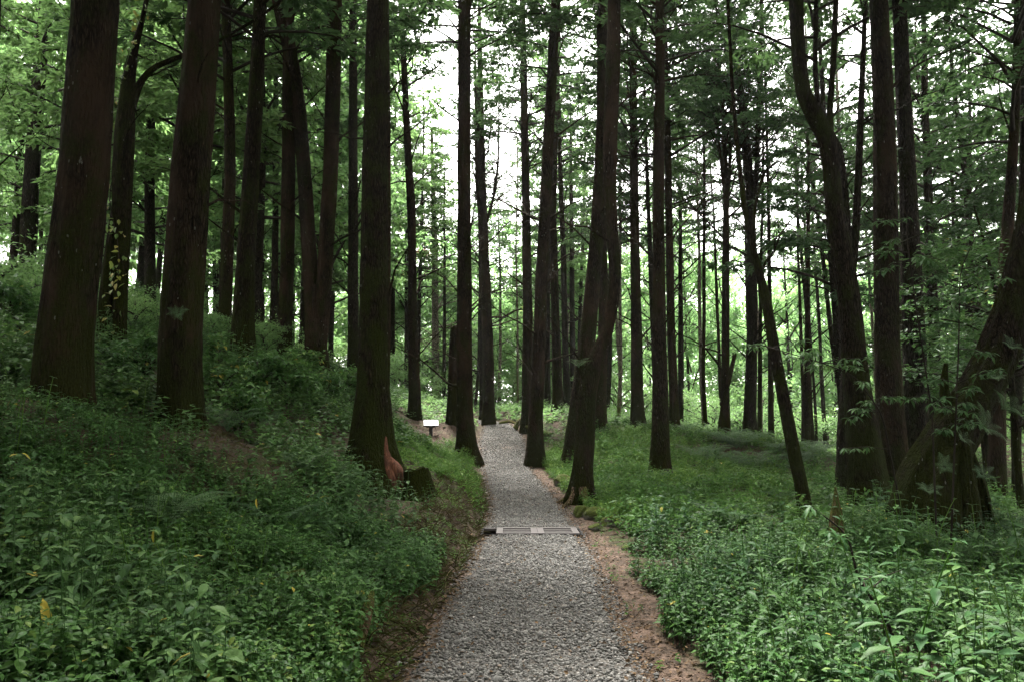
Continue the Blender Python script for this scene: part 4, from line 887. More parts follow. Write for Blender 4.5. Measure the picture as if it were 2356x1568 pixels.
# taller and further herbs, simpler leaves
herb_layer('undergrowth', 13, 24000, (-16, -.6, 9, 24), 9, (.08, .17), (.45, .7), (.15, .5), T_RH, 'herb', 'tangled low undergrowth climbing the slope among the trunks', accept=lambda x, y, g: left_(x, y, g) & (x < -1.9 - .02 * y), stem=False, power=1.1)
herb_layer('undergrowth', 14, 18000, (.9, 17, 10, 30), 8, (.08, .16), (.45, .7), (.12, .35), T_RH, 'herb', 'low leafy undergrowth between the clearing and the dark trunks', accept=lambda x, y, g: right_(x, y, g) & ((x > 2.2 + .25 * (y - 10)) | (y > 24)), stem=False)
# fresh green grass and seedlings
def grass_zone(x, y, g):
    w_ = (fbm(x * .8, y * .8, 33) - .44) * 4
    a = (x > -3.4 + w_ * .3) & (x < pathx(y)) & (y > 13.5 + w_) & (y < 24.3)
    b = (x > pathx(y)) & (y > 12 + w_ + g.uniform(0, 1.5, len(x))) & (y < 25) & (x < 2.6 + .36 * (y - 8) + w_)
    return a | b
herb_layer('grass', 15, 42000, (-4, 9, 11.5, 25), 8, (.06, .13), (.25, .5), (.06, .30), T_RH, 'grass', 'fresh green low growth on the clearing and the verge below the sign', accept=grass_zone, stem=False, tilt=(.15, .45))
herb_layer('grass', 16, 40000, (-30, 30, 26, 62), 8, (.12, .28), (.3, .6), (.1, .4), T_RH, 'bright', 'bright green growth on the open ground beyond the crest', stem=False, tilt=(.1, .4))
herb_layer('undergrowth', 17, 16000, (-26, -4, 18, 36), 9, (.09, .18), (.45, .7), (.2, .7), T_RH, 'herb', 'leafy undergrowth covering the upper slope behind the trunks', stem=False)

herb_layer('undergrowth', 18, 2600, (-6.5, -1.2, 3, 11), 10, (.08, .135), (.42, .6), (.25, .62), T_LF, 'herb_big', 'taller broad-leaved herbs standing in clumps out of the leaf carpet on the bank', accept=lambda x, y, g: left_(x, y, g) & (fbm(x * .9, y * .9, 301) > .46), hpow=1.0)
herb_layer('undergrowth', 19, 1700, (1.3, 6.8, 3, 12), 10, (.08, .14), (.40, .55), (.25, .6), T_LF, 'herb_big', 'taller broad-leaved herbs in clumps beyond the clay edge', accept=lambda x, y, g: right_(x, y, g) & (fbm(x * .9, y * .9, 302) > .46), hpow=1.0)
herb_layer('undergrowth', 20, 5000, (-13, -1.9, 9, 22), 10, (.07, .15), (.4, .6), (.3, .85), T_RH, 'herb', 'leafy bushy growth between the trunks on the slope', accept=lambda x, y, g: left_(x, y, g) & (x < -2.2 - .03 * y) & (fbm(x * .7, y * .7, 303) > .42), stem=True, hpow=1.0)
herb_layer('undergrowth', 23, 9000, (1.5, 14, 11, 25), 10, (.09, .17), (.35, .6), (.15, .6), T_RH, 'grass', 'taller uneven green growth between the trunks of the clearing', accept=lambda x, y, g: right_(x, y, g) & (fbm(x * .8, y * .8, 304) > .44), hpow=1.0, tilt=(.1, .4))
def bank_zone(x, y, g): d = pdist(x, y); return left_(x, y, g) & (d > .02) & (d < .9) & (fbm(x * 2, y * 2, 305) > .40)
_al = allowed
def allowed(x, y, g): return in_view(x, y)
herb_layer('bank_seedlings', 24, 9000, (-2.5, .4, 3, 22), 6, (.02, .05), (.4, .7), (.03, .11), T_RH, 'grass', 'tiny seedlings and moss tufts dotting the cut bank', accept=bank_zone, stem=False)
herb_layer('edge_seedlings', 25, 2600, (.6, 2.6, 3, 22), 6, (.02, .05), (.4, .7), (.03, .10), T_RH, 'grass', 'tiny seedlings creeping over the clay edge', accept=lambda x, y, g: right_(x, y, g) & (pdist(x, y) > .06) & (pdist(x, y) < .6) & (fbm(x * 2, y * 2, 306) > .5), stem=False)
allowed = _al
# dry strands, roots and litter on the cut bank and along the edges
def strands(seed=21):
    g = np.random.default_rng(seed); mb = MB()
    n = 16000; y = 3 + 17 * g.uniform(0, 1, n) ** 1.5; d = g.uniform(.04, .95, n) ** 1.1; x = pathx(y) - pathw(y) - d
    x2 = g.uniform(-5.6, -2.3, 1800); y2 = g.uniform(7.4, 10.2, 1800); x = np.r_[x, x2]; y = np.r_[y, y2]; n = len(x)
    z = gz(x, y) + .004; az = g.uniform(0, 6.28, n)
    V, F = leaves(np.stack([x, y, z], 1), az, g.normal(.25, .5, n), g.uniform(.05, .20, n), g.uniform(.010, .022, n), T_LN, g.normal(0, .6, n))
    mb.add(V, F, 0, rep(np.clip(g.normal(.45, .25, n), 0, 1), T_LN), False)
    o = mb.build('dry_grass', [M['strand']]); tag(o, 'matted brown grass and rootlets hanging over the cut bank', 'dry grass', kind='stuff')
strands()
def litter(seed=22):
    g = np.random.default_rng(seed); n = 15000
    y = 3 + 30 * g.uniform(0, 1, n) ** 1.6; side = g.choice([-1, 1], n); d = np.abs(g.normal(.12, .32, n)) - .12
    x = pathx(y) + side * (pathw(y) + d)
    n2 = 2600; x = np.r_[x, g.normal(-2.6, 1.4, n2)]; y = np.r_[y, g.normal(26, 1.6, n2)]
    n3 = 1500; x = np.r_[x, g.uniform(-5.8, -2.2, n3)]; y = np.r_[y, g.uniform(7.2, 10.4, n3)]
    n4 = 1500; y4 = 3.4 + 28 * g.uniform(0, 1, n4) ** 1.4; x = np.r_[x, pathx(y4) + g.uniform(-1, 1, n4) * pathw(y4)]; y = np.r_[y, y4]
    k = ~((y > GR[0] - .1) & (y < GR[1] + .1) & (x > -.6) & (x < 1.15)); x, y = x[k], y[k]; n = len(x)
    z = np.maximum(gz(x, y), np.where(pdist(x, y) < 0, pathz(y) + .02, -9)) + .006
    V, F = leaves(np.stack([x, y, z], 1), g.uniform(0, 6.28, n), g.normal(.05, .25, n), g.uniform(.018, .055, n), g.uniform(.35, .7, n), T_RH, g.normal(0, .4, n))
    mb = MB(); mb.add(V, F, 0, rep(np.clip(g.normal(.35, .25, n), 0, 1), T_RH), False)
    o = mb.build('leaf_litter', [M['dryleaf']]); tag(o, 'scattered brown leaf litter along the path edges', 'leaf litter', kind='stuff')
litter()

# ------------------------------------------------------------------ tall herbs, ferns, saplings (countable plants)
def tall_herb_mesh(seed, h=.75, pairs=6, leaf=.15):
    g = np.random.default_rng(seed); mb = MB(); m = 8; t = np.linspace(0, 1, m)
    bend = g.normal(0, .12, 2); P = np.stack([bend[0] * t ** 2, bend[1] * t ** 2, h * t], 1)
    V, F = tube(P, np.linspace(.006, .003, m), 6); mb.add(V, F, 0)
    for k in range(pairs):
        f = .30 + .70 * (k / (pairs - 1)); p = np.array([np.interp(f, t, P[:, i]) for i in range(3)])
        a0 = k * 1.571 + g.normal(0, .2); s = leaf * (1.05 - .55 * max(0, f - .55) / .45) * g.uniform(.85, 1.1)
        for q in (0, 3.1416):
            V, F = leaves([p], np.array([a0 + q + g.normal(0, .15)]), np.array([g.normal(.05 + .3 * (f - .5), .15)]), s, .36, T_LN, np.array([g.normal(0, .12)])); mb.add(V, F, 1, float(np.clip(g.normal(.5, .15), 0, .96)), True)
    return mb
HM = []
for i in range(5):
    o = tall_herb_mesh(600 + i, .62 + .06 * i, 6, .14 + .008 * i).build('herb_%d' % i, [M['grass'], M['herb_big']]); HM.append(o.data); bpy.data.objects.remove(o)
def herb_at(x, y, s, label, group):
    o = bpy.data.objects.new('tall_herb', HM[rg.integers(5)]); COL.objects.link(o)
    o.location = (x, y, gz1(x, y) - .03); o.rotation_euler = (rg.normal(0, .09), rg.normal(0, .09), rg.uniform(0, 6.28)); o.scale = (s,) * 3
    return tag(o, label, 'plant', group)
n = 0
while n < 85:
    Y = rg.uniform(3.6, 9.5); px = rg.uniform(1640, 2420); x = (px - PCX) / FOC * Y
    if px < 1640 + (9 - Y) * 18 or rg.uniform() > (.35 + .65 * (px - 1600) / 800): continue
    herb_at(x, Y, rg.uniform(.75, 1.15), 'tall herb with paired lance-shaped leaves in the bed before the dark trunks', 'tall herbs before the dark trunks'); n += 1
n = 0
while n < 60:
    Y = rg.uniform(4.2, 10); px = rg.uniform(-60, 620); x = (px - PCX) / FOC * Y
    if bare_zone(np.array([x]), np.array([Y]))[0] > .5: continue
    herb_at(x, Y, rg.uniform(.5, .95), 'tall leafy herb standing above the carpet of small leaves on the bank', 'tall herbs on the bank'); n += 1
for px, Y, s in [(890, 10.9, .55), (905, 11.3, .6), (960, 11, .5), (985, 10.8, .5), (830, 10.7, .5), (640, 10.5, .6), (700, 10.6, .6), (1010, 10.6, .4), (930, 11.9, .5), (955, 11.8, .45), (985, 11.9, .5), (1000, 12.0, .5), (915, 11.8, .5), (975, 11.6, .4)]:
    herb_at((px - PCX) / FOC * Y, Y, s, 'small herb with pale paired leaves at the foot of the torn red tree', 'herbs at the foot of the torn red tree')

def fern_mesh(seed, fronds=7, L=.7, up=1.05):
    g = np.random.default_rng(seed); mb = MB()
    for f in range(fronds):
        a = f * 6.283 / fronds + g.normal(0, .25); l = L * g.uniform(.75, 1.15); m = 12; t = np.linspace(0, 1, m)
        el = up - (up + .15) * t ** 1.2; P = [np.zeros(3)]
        for k in range(1, m): P.append(P[-1] + l / (m - 1) * np.array([math.cos(a) * math.cos(el[k]), math.sin(a) * math.cos(el[k]), math.sin(el[k])]))
        P = np.array(P); V, F = tube(P, np.linspace(.005, .0015, m), 4); mb.add(V, F, 0, .2)
        for u in np.linspace(.16, .985, 17):
            p = np.array([np.interp(u, t, P[:, i]) for i in range(3)]); pl = l * .30 * math.sin(math.pi * min(1, .16 + .84 * u) ** .8) ** .8 + .01
            e = np.interp(u, t, el)
            for sg in (-1, 1):
                pa = a + sg * 1.25; nn = max(3, int(pl / .019)); q = np.linspace(.08, 1, nn)
                base = p[None] + pl * q[:, None] * np.array([math.cos(pa), math.sin(pa), -.18 + .3 * math.sin(e)])[None]
                for s2 in (-1, 1):
                    V, F = leaves(base, np.full(nn, pa + s2 * .95), np.full(nn, -.15), (.036 * (1.05 - q) * l + .007), .40, T_RH); mb.add(V, F, 0, rep(np.clip(g.normal(.5, .12, nn), 0, 1), T_RH), False)
    return mb
FM = []
for i in range(3):
    o = fern_mesh(700 + i, 6 + i, .72).build('fern_%d' % i, [M['fern']]); FM.append(o.data); bpy.data.objects.remove(o)
def fern_at(px, Y, s, label, group=None, dz=0.0, rot=None, py=None):
    x = (px - PCX) / FOC * Y; o = bpy.data.objects.new('fern', FM[rg.integers(3)]); COL.objects.link(o)
    z = gz1(x, Y) + dz if py is None else PT(px, py, Y)[2]
    o.location = (x, Y, z); o.rotation_euler = rot or (0, 0, rg.uniform(0, 6.28)); o.scale = (s,) * 3
    return tag(o, label, 'fern', group)
fern_at(400, 6.9, 1.0, 'large blue green fern arching over the carpet below the bare mossy bank', None, .12)
fern_at(650, 8.0, .85, 'greyish fern lower on the bank, between the large fern and the torn red tree', None, .05)
fern_at(700, 10.0, .8, 'fern half hidden in herbs against the torn red tree', None, .1)
fern_at(760, 11.4, .7, 'small fern tucked close behind the torn red tree foot', None, .1)
fern_at(2250, 9.6, .45, 'fern growing from the side of the huge leaning trunk', None, rot=(1.0, .2, .4), py=985)
fern_at(2300, 9.5, .5, 'larger fern hanging higher on the huge leaning trunk', None, rot=(.9, -.2, 1.4), py=940)
for px_, py_, Y_, s_ in ((2200, 1010, 9.7, .24), (2160, 1075, 9.55, .26), (2120, 1130, 9.5, .24), (2240, 1090, 9.8, .26), (2330, 800, 9.9, .26), (2290, 870, 9.8, .24)):
    fern_at(px_, Y_, s_, 'dark fern rooted in the moss of the huge leaning trunk', 'ferns on the huge leaning trunk', rot=(rg.uniform(.5, 1.1), rg.normal(0, .2), rg.normal(0, .5)), py=py_)
fern_at(2345, 5.0, .75, 'yellow green fern among the tall herbs at the picture edge', None, .25)
fern_at(1332, 15.3, .55, 'fern tuft perched in the elbow of the crooked tree', None, rot=(0, 0, 0), py=845)
fern_at(404, 9.62, .22, 'single tiny fern stuck on the bark of the second thickest trunk', None, rot=(1.3, 0, 0), py=722)
fern_at(2088, 16.6, .35, 'small fern tuft perched halfway up the lighter twin trunk', None, rot=(.5, 0, 0), py=350)
fern_at(2040, 13.5, .9, 'fern at the foot of the thick dark twin trunks', None, .1)
for i in range(44):
    fern_at(rg.uniform(1570, 1880), rg.uniform(21.6, 26), rg.uniform(.8, 1.3), 'fern on the dark mound under the many-stemmed tree', 'ferns on the mound', .05)
for i in range(30):
    Y_ = rg.uniform(11, 21); fern_at(rg.uniform(1480, 1980), Y_, rg.uniform(.45, .85), 'small fern in the green growth of the clearing', 'ferns of the clearing', .05)
for i in range(16):
    Y_ = rg.uniform(9.5, 17); fern_at(rg.uniform(240, 800), Y_, rg.uniform(.55, .95), 'fern on the slope among the undergrowth below the forked trunks', 'ferns on the slope', .1)
for i in range(8):
    fern_at(rg.uniform(900, 1060), rg.uniform(28.5, 33), rg.uniform(.7, 1.1), 'bright fern on the verge behind the reading sign', 'ferns behind the sign', .05)

def sapling(pts, Y, label, seed, nbr=9, leaf=.11):
    g = np.random.default_rng(seed); P = np.array([PT(px, py, Y) for px, py in pts]); P[0, 2] = gz1(P[0, 0], P[0, 1]) - .05
    P[1:, :2] += g.normal(0, .05, (len(P) - 1, 2)); O = P[0].copy(); root = empty('sapling', O, label, 'sapling'); Q, R = resample(P - O, np.linspace(.014, .004, len(P)), .08); mb = MB()
    V, F = tube(Q, R, 6); mb.add(V, F, 0); lf = MB(); tips = [Q[-1]]
    for q in range(nbr):
        k = int(len(Q) * g.uniform(.35, .98)); b = Q[min(k, len(Q) - 1)]; a = g.uniform(0, 6.28); l = g.uniform(.2, .6)
        e = b + l * np.array([math.cos(a), math.sin(a), g.uniform(-.25, .35)]); V, F = tube(np.array([b, (b + e) / 2 + [0, 0, .03], e]), [.007, .005, .003], 4); mb.add(V, F, 0); tips += [e, (b + e) / 2 + [0, 0, .02], b * .25 + e * .75]
    for e in tips:
        nl = int(g.integers(6, 10)); a = g.uniform(0, 6.28) + np.arange(nl) * 6.283 / nl
        V, F = leaves(np.repeat(e[None], nl, 0) + g.normal(0, .012, (nl, 3)), a, g.normal(-.3, .25, nl), g.uniform(.7, 1.15, nl) * leaf, .30, T_LN, g.normal(0, .2, nl)); lf.add(V, F, 0, rep(np.clip(g.normal(.5, .15, nl), 0, .96), T_LN), True)
    mb.build('stem', [M['twig']], root); lf.build('foliage', [M['herb_big']], root); return root
sapling([(2090, 1210), (2060, 1080), (2020, 950), (1960, 862), (1880, 832), (1800, 812), (1735, 790)], 9.6, 'thin sapling arching sideways with drooping leaf whorls before the bending trunk', 31, 14)
sapling([(2150, 1190), (2140, 950), (2110, 700), (2085, 560), (2070, 500)], 9.2, 'leafy sapling growing straight up in front of the thick twin trunks', 32, 18)
sapling([(2180, 1190), (2190, 1000), (2200, 800), (2230, 620), (2260, 520)], 8.8, 'tall sapling with dark drooping leaves beside the huge leaning trunk', 33, 18)
#sapling([(1900, 1230), (1960, 1100), (2010, 1020), (2060, 980)], 8.4, 'short sapling bending over the tall herbs beside the snag', 34, 6, .1)
sapling([(2075, 1560), (2035, 1440), (1990, 1320), (1950, 1235), (1905, 1165)], 5.2, 'bare leaning stem with few dark leaves rising out of the tall herbs', 37, 4, .10)

# vine on the crooked mossy tree
def vine():
    g = np.random.default_rng(41); root0, tops = ROOTS[3]; O = np.array(root0.location); Q, R, _ = tops[0]; o = empty('climbing_vine', tuple(O), 'vine with yellow green leaves winding up the crooked dark tree', 'vine'); mb = MB(); lf = MB(); k = [i for i in range(len(Q)) if .3 < Q[i, 2] < 8]
    th = np.array([-1.2 + 1.5 * math.sin(i * .11) for i in range(len(k))]); rr = R[k] * 1.12 + .012
    P = Q[k] + np.stack([np.sin(th) * rr, -np.cos(th) * rr, 0 * th], 1); V, F = tube(P, np.full(len(P), .008), 5); mb.add(V, F, 0)
    idx = g.integers(0, len(k), 240); p = P[idx] + g.normal(0, .09, (240, 3)); p[:, 1] -= .05
    V, F = leaves(p, g.uniform(3.5, 6.0, 240), g.normal(-.7, .4, 240), g.uniform(.07, .15, 240), .6, T_LF, g.normal(0, .4, 240)); lf.add(V, F, 0, rep(g.uniform(0, 1, 240), T_LF), False)
    mb.build('stem', [M['twig']], o); lf.build('foliage', [M['vineleaf']], o)
vine()

# ------------------------------------------------------------------ objects along the path
def box(mb, c, s, mat=0, R=None, bev=.0):
    sx, sy, sz = [v / 2 for v in s]
    V = np.array([(a, b, d) for a in (-sx, sx) for b in (-sy, sy) for d in (-sz, sz)])
    F = np.array([(0, 1, 3, 2), (4, 6, 7, 5), (0, 4, 5, 1), (2, 3, 7, 6), (0, 2, 6, 4), (1, 5, 7, 3)])
    if R is not None: V = V @ np.array(R).T
    mb.add(V + np.asarray(c), F, mat, .5, False)
def bevel(o, wdt, seg=2):
    m = o.modifiers.new('bevel', 'BEVEL'); m.width = wdt; m.segments = seg; m.limit_method = 'ANGLE'
# reading sign: dark post and tray with two white sheets
def sign():
    p = PT(991, 1013, 25.0); x, y = p[0], p[1]; z = gz1(x, y); root = empty('reading_sign', (x, y, z), 'low reading sign, two white slanted panels on a dark post', 'sign', rz=math.radians(8))
    R = Matrix.Rotation(math.radians(38), 3, 'X'); top = .40; u = Vector(R @ Vector((0, 0, 1)))
    m = MB(); box(m, (0, .02, .14), (.12, .10, .50)); o = m.build('post', [M['post']], root); bevel(o, .008)
    m = MB(); box(m, (0, 0, top), (.49, .33, .03), 0, R); box(m, (0, .03, top - .09), (.30, .06, .10)); o = m.build('tray', [M['post']], root); bevel(o, .006)
    for sx in (-1, 1):
        m = MB(); c = Vector((sx * .126, 0, top)) + u * .021; box(m, c, (.215, .29, .012), 0, R); o = m.build('panel', [M['panel']], root); bevel(o, .003)
sign()
# drain grate across the path
def grate():
    yc = (GR[0] + GR[1]) / 2; dp = GR[1] - GR[0] - .04; root = empty('drain_grate', (.33, yc, pathz(yc)), 'brown metal drain grate of two slotted panels set across the gravel', 'drain grate')
    x0, x1 = -.58, .72   # local extent of the panels: from the bare gap to the far end
    for a, b in ((-.575, .068), (.072, .715)):
        m = MB(); t = .035; z = .022; w_ = b - a
        for yy in (-dp / 2 + .04, dp / 2 - .04): box(m, ((a + b) / 2, yy, z), (w_, .08, t))
        for xx in (a + .05, b - .05): box(m, (xx, 0, z - .001), (.10, dp - .16, t - .002))
        for k in range(1, 3): box(m, ((a + b) / 2, -dp / 2 + .08 + (dp - .16) * k / 3, z - .002), (w_ - .2, .062, t - .004))
        o = m.build('grate_panel', [M['grate']], root); bevel(o, .004)
    m = MB()
    for yy in (-dp / 2 - .012, dp / 2 + .012): box(m, (-.02, yy, -.16), (1.55, .03, .36))
    box(m, (-.02, 0, -.36), (1.55, dp + .06, .04)); box(m, (-.80, 0, -.16), (.03, dp + .06, .36)); box(m, (.755, 0, -.16), (.03, dp + .06, .36))
    o = m.build('channel', [M['channel']], root)
    m = MB(); box(m, (-.69, dp / 2 - .03, .012), (.22, .09, .04)); o = m.build('edge_bar', [M['grate']], root)
grate()
def rock(px, py, Y, size, name, label, mat='rock', seed=0, group=None, sink=.3, cat='rock'):
    g = np.random.default_rng(900 + seed); import bmesh
    bm = bmesh.new(); bmesh.ops.create_icosphere(bm, subdivisions=3, radius=1.0); V = np.array([v.co[:] for v in bm.verts]); F = np.array([[v.index for v in f.verts] for f in bm.faces]); bm.free()
    n_ = 1 + .45 * (fbm(V[:, 0] * 1.1 + seed * 7.3, V[:, 1] * 1.1 + V[:, 2] * .7, seed) - .44) + .14 * (vnoise(V[:, 0] * 3 + seed, V[:, 1] * 3 + V[:, 2] * 2.3, seed + 3) - .5)
    for _ in range(5):      # a few flattened faces, as broken stone has
        d = g.normal(0, 1, 3); d /= np.linalg.norm(d); s = V @ d; n_ = np.where(s > .62, n_ * (.62 / np.maximum(s, .62)) ** .8, n_)
    V = V * n_[:, None] * np.array(size); p = PT(px, py, Y); z = gz1(p[0], Y)
    o = mk(name, V, F, M[mat], smooth=True, loc=(p[0], Y, z + size[2] * (1 - sink) - size[2] * .25)); o.rotation_euler = (0, 0, g.uniform(0, 6.28)); return tag(o, label, cat, group)
rock(1302, 1108, 18.0, (.30, .26, .20), 'boulder', 'rounded yellow green mossy boulder beside the crooked tree', seed=1)
rock(1341, 1192, 13.9, (.17, .15, .17), 'stone', 'upright moss capped stone next to the end of the grate', seed=2)
rock(1372, 1203, 13.6, (.22, .18, .16), 'stone', 'broad moss capped stone second from the grate', seed=3)
rock(1432, 1192, 14.2, (.34, .2, .13), 'stone', 'long flat mossy stone farthest from the grate', seed=4)
rock(1400, 1222, 12.9, (.18, .15, .12), 'stone', 'bare dark stone in front of the moss capped ones', 'rock_bare', seed=5)
rock(1370, 1225, 12.6, (.12, .1, .08), 'stone', 'small bare stone right by the grate end', 'rock_bare', seed=6)
rock(1448, 1275, 10.6, (.13, .10, .06), 'stone', 'flat brown stone on the clay edge past the grate', 'rock_bare', seed=7)
rock(1637, 1585, 4.75, (.035, .03, .02), 'pebble', 'brown pebble on the bare clay near the frame bottom', 'rock_bare', seed=8)
rock(1022, 1002, 25.5, (.05, .04, .03), 'pebble', 'pale pebble on the trodden soil near the sign', 'rock_bare', seed=9)
rock(1250, 1000, 27.5, (.5, .4, .3), 'mossy_hump', 'dark earthy hump behind the leaning tree at the gravel edge', seed=11, sink=.6, cat='mound')
# stump, snag, logs
def lump(name, pts, Y, mat, label, cat, seed, seg=14, flare=.25, jag=.2, top=True, tip=None):
    g = np.random.default_rng(seed); P = np.array([PT(px, py, Y) for px, py, w_ in pts]); R = np.array([PXW(w_, Y) / 2 for *_, w_ in pts]); z = gz1(P[0, 0], P[0, 1]); P[0, 2] = min(P[0, 2], z) - .1
    O = np.array([P[0, 0], P[0, 1], z]); Q, QR = resample(P - O, R, .06); sd = int(g.integers(999))
    V, F = tube(Q, QR, seg, mod=lambda th, PP: 1 + .3 * (fbm(np.cos(th) * 2 + PP[:, 2:3] * 1.5 + sd, np.sin(th) * 2 + 0 * PP[:, 2:3], sd) - .44) * 2 + flare * np.exp(-np.clip(PP[:, 2:3], 0, 9) / .15) * (1 + .6 * np.cos(4 * th)))
    b0 = (len(Q) - 1) * seg; V[b0:b0 + seg, 2] += g.uniform(-jag, jag, seg)
    mb = MB(); mb.add(V, F, 0)
    if top: Vc = np.concatenate([V[b0:b0 + seg], [Q[-1] - [0, 0, .06]]]); mb.add(Vc, np.array([[k, (k + 1) % seg, seg] for k in range(seg)]), 0, .5, False)
    o = mb.build(name, [M[mat]], loc=tuple(O)); return tag(o, label, cat)
lump('tree_stump', [(962, 1135, 78), (958, 1105, 66), (956, 1078, 58)], 12.4, 'bark_mossy', 'dark rotten stump beside the torn red tree', 'stump', 51, jag=.035)
lump('broken_snag', [(1922, 1245, 30), (1925, 1210, 30), (1924, 1180, 26), (1924, 1145, 12), (1922, 1122, 5)], 9.0, 'bark_dead', 'rotting pointed snag standing up from the herbs', 'snag', 52, 12, .1, .02)
def log(pts, rad, name, label, mat, seed, cat='log'):
    g = np.random.default_rng(seed); P = np.array([PT(px, py, Y) for px, py, Y in pts]); z = gz(P[:, 0], P[:, 1]); O = np.array([P[0, 0], P[0, 1], z[0]]); P[:, 2] = np.maximum(P[:, 2], z + .3 * np.array(rad)); Q, R = resample(P - O, np.array(rad), .05); sd = seed
    V, F = tube(Q, R, 10, mod=lambda th, PP: 1 + .35 * (fbm(np.cos(th) * 2 + PP[:, 2:3] * 4 + sd, np.sin(th) * 2 + PP[:, 0:1] * 3, sd) - .44) * 2); mb = MB(); mb.add(V, F, 0)
    for e, c in ((0, Q[0]), (len(Q) - 1, Q[-1])): Vc = np.concatenate([V[e * 10:e * 10 + 10], [c]]); mb.add(Vc, np.array([[k, (k + 1) % 10, 10] for k in range(10)]), 0, .5, False)
    return tag(mb.build(name, [M[mat]], loc=tuple(O)), label, cat)
log([(822, 1490, 5.15), (832, 1440, 5.3), (845, 1395, 5.5), (855, 1362, 5.75)], [.045, .05, .045, .022], 'rotten_branch', 'rotten brown branch standing against the cut bank by the gravel', 'bark_dead', 61, 'branch')
log([(1186, 985, 30.5), (1194, 968, 30.6), (1203, 962, 30.8)], [.10, .11, .06], 'pale_log', 'pale broken log end at the path edge below the crest', 'bark_pale', 62)
log([(1206, 978, 30.0), (1222, 985, 29.4), (1236, 990, 29.0)], [.06, .07, .05], 'root_log', 'weathered low log lying along the path edge beside the pale one', 'bark_pale', 63)
log([(1150, 972, 32), (1175, 968, 31.4), (1190, 975, 30.8)], [.05, .06, .04], 'dark_log', 'dark thin log lying across the crest of the path', 'bark_dead', 64)
log([(700, 1315, 5.9), (650, 1325, 5.8), (610, 1345, 5.7), (560, 1372, 5.5)], [.03, .04, .035, .02], 'fallen_branch', 'tan fallen branch half buried in the leaf carpet', 'bark_dead', 65, 'branch')
# bare roots of the crooked tree: part of it
def roots(tree_i, ends, mat, Y):
    root, tops = ROOTS[tree_i]; O = np.array(root.location)
    for k, (px, py, dY) in enumerate(ends):
        e = PT(px, py, Y + dY); e[2] = gz1(e[0], e[1]) + .0; e = e - O; s = np.array([e[0] * .22, e[1] * .22, .30]); mid = e * .55 + [0, 0, .085]
        Q, R = resample(np.array([s, e * .35 + [0, 0, .14], mid, e, e * 1.15 + [0, 0, -.08]]), np.array([.09, .075, .055, .035, .015]), .06)
        V, F = tube(Q, R, 8, mod=lambda th, PP: 1 + .25 * (vnoise(PP[:, 0:1] * 6 + th, PP[:, 1:2] * 6, k) - .5)); m = MB(); m.add(V, F, 0); m.build('root', [M[mat]], root)
ci = [i for i, t in enumerate(TREES) if t[0] == 'crooked_tree'][0]
roots(ci, [(1290, 1180, -.5), (1310, 1130, .7), (1385, 1160, .2), (1360, 1190, -.9), (1275, 1150, .1)], 'bark_dead', 15.5)
gi = [i for i, t in enumerate(TREES) if 'gravel edge, opposite' in t[3]][0]
# torn red wood on the big tree
def torn():
    ti = [i for i, t in enumerate(TREES) if 'torn red bark on' in t[3]][0]; root, tops = ROOTS[ti]; O = np.array(root.location); Y = 12.5
    def ridge(pts, name):
        P = np.array([PT(px, py, Y + dy) for px, py, w_, dy in pts]) - O; R = np.array([PXW(w_, Y) / 2 for px, py, w_, dy in pts]); Q, QR = resample(P, R, .035)
        V, F = tube(Q, QR, 12, mod=lambda th, PP: 1 + .35 * (fbm(np.cos(th) * 2.2 + PP[:, 2:3] * 3, np.sin(th) * 2.2 + 0 * PP[:, 2:3], 7) - .44) * 2); m = MB(); m.add(V, F, 0)
        m.build(name, [M['bark_mossy' if name == 'root_flare' else 'torn']], root)
    ridge([(882, 975, 8, -.14), (885, 1020, 15, -.20), (888, 1055, 25, -.25), (893, 1085, 34, -.28), (897, 1112, 36, -.28), (899, 1150, 30, -.24)], 'torn_bark')
    ridge([(890, 1050, 14, -.25), (902, 1070, 28, -.25), (911, 1086, 34, -.20), (918, 1106, 30, -.14), (924, 1140, 26, -.08)], 'burl')
    ridge([(824, 1030, 8, -.21), (820, 1055, 22, -.25), (816, 1085, 28, -.23), (814, 1120, 22, -.2)], 'torn_bark')
    ridge([(842, 1090, 16, -.33), (838, 1125, 30, -.36), (832, 1160, 26, -.40)], 'root_flare')
    ridge([(872, 1080, 18, -.33), (876, 1120, 32, -.36), (880, 1165, 26, -.42)], 'root_flare')
torn()
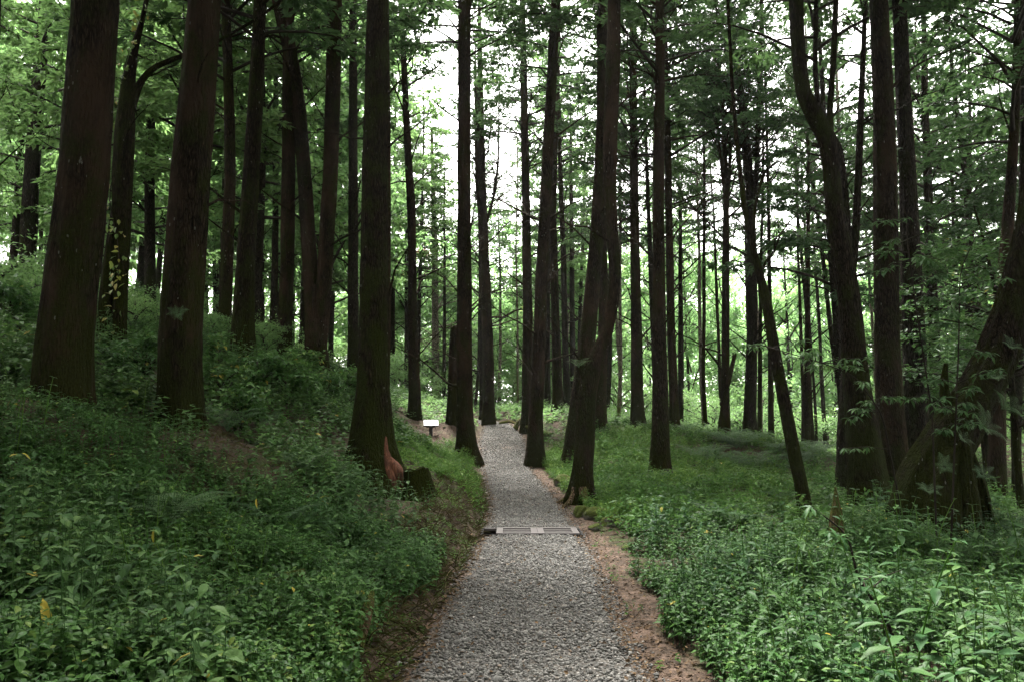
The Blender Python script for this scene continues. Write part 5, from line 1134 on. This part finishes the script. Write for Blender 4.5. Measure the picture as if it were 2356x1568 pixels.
def scar():
    ti = [i for i, t in enumerate(TREES) if 'pale scar' in t[3]][0]; root, tops = ROOTS[ti]; O = np.array(root.location); Y = 22.0
    P = np.array([PT(px, py, Y + dy) for px, py, dy in [(1074, 1000, -.19), (1073, 1022, -.23), (1074, 1045, -.27), (1077, 1066, -.32)]]) - O; Q, R = resample(P, np.array([.03, .07, .085, .05]), .04)
    V, F = tube(Q, R, 10, mod=lambda th, PP: 1 + .3 * (fbm(np.cos(th) * 2 + PP[:, 2:3] * 3, np.sin(th) * 2, 3) - .44)); m = MB(); m.add(V, F, 0); m.build('bare_scar', [M['bark_dead']], root)
scar()
# yellow leaves caught on the plants
def yellow_leaf(px, py, Y, s, label, az=0., tilt=-.6, group=None):
    p = PT(px, py, Y); V, F = leaves([np.zeros(3)], np.array([az]), np.array([tilt]), s, .22, T_LN, np.array([.5])); o = mk('yellow_leaf', V, F, M['yellow'], rnd=np.full(len(F), rg.uniform(.2, .8)), smooth=True, loc=tuple(p)); return tag(o, label, 'leaf', group)
yellow_leaf(98, 1375, 3.75, .20, 'long yellow leaf lying over the carpet of small leaves at the frame bottom', -.75, -.75)
yellow_leaf(590, 1145, 7.6, .10, 'bright yellow leaf hanging beside the greyish fern', -1.2, -1.1)
yellow_leaf(355, 1215, 6.0, .12, 'yellow leaf hanging vertically under the large fern', -1.4, -1.2)
yellow_leaf(50, 1040, 6.2, .09, 'yellow leaf on the herbs in front of the thickest trunk', 0, -.5)
yellow_leaf(1897, 1455, 4.4, .05, 'small orange yellow leaf among the carpet beyond the clay edge', 0, -.2)
yellow_leaf(5, 1500, 3.9, .12, 'yellow leaf at the picture corner in the carpet of small leaves', 2.6, -.3)

# the damp air of the wood
def haze():
    zt = 60; zb = float(GZ.min()) - 1; X, Y0, Y1 = 440, -140, 640
    mb = MB(); box(mb, (0, (Y0 + Y1) / 2, (zt + zb) / 2), (2 * X, Y1 - Y0, zt - zb))
    m, n, o = newmat('damp_air'); v = n.nodes.new('ShaderNodeVolumePrincipled'); v.inputs['Density'].default_value = .0002; v.inputs['Color'].default_value = (.93, .97, .95, 1); v.inputs['Anisotropy'].default_value = .2
    n.links.new(v.outputs[0], o.inputs['Volume'])
    h = mb.build('haze', [m]); tag(h, 'thin pale haze hanging in the wood', 'haze', kind='stuff')
haze()
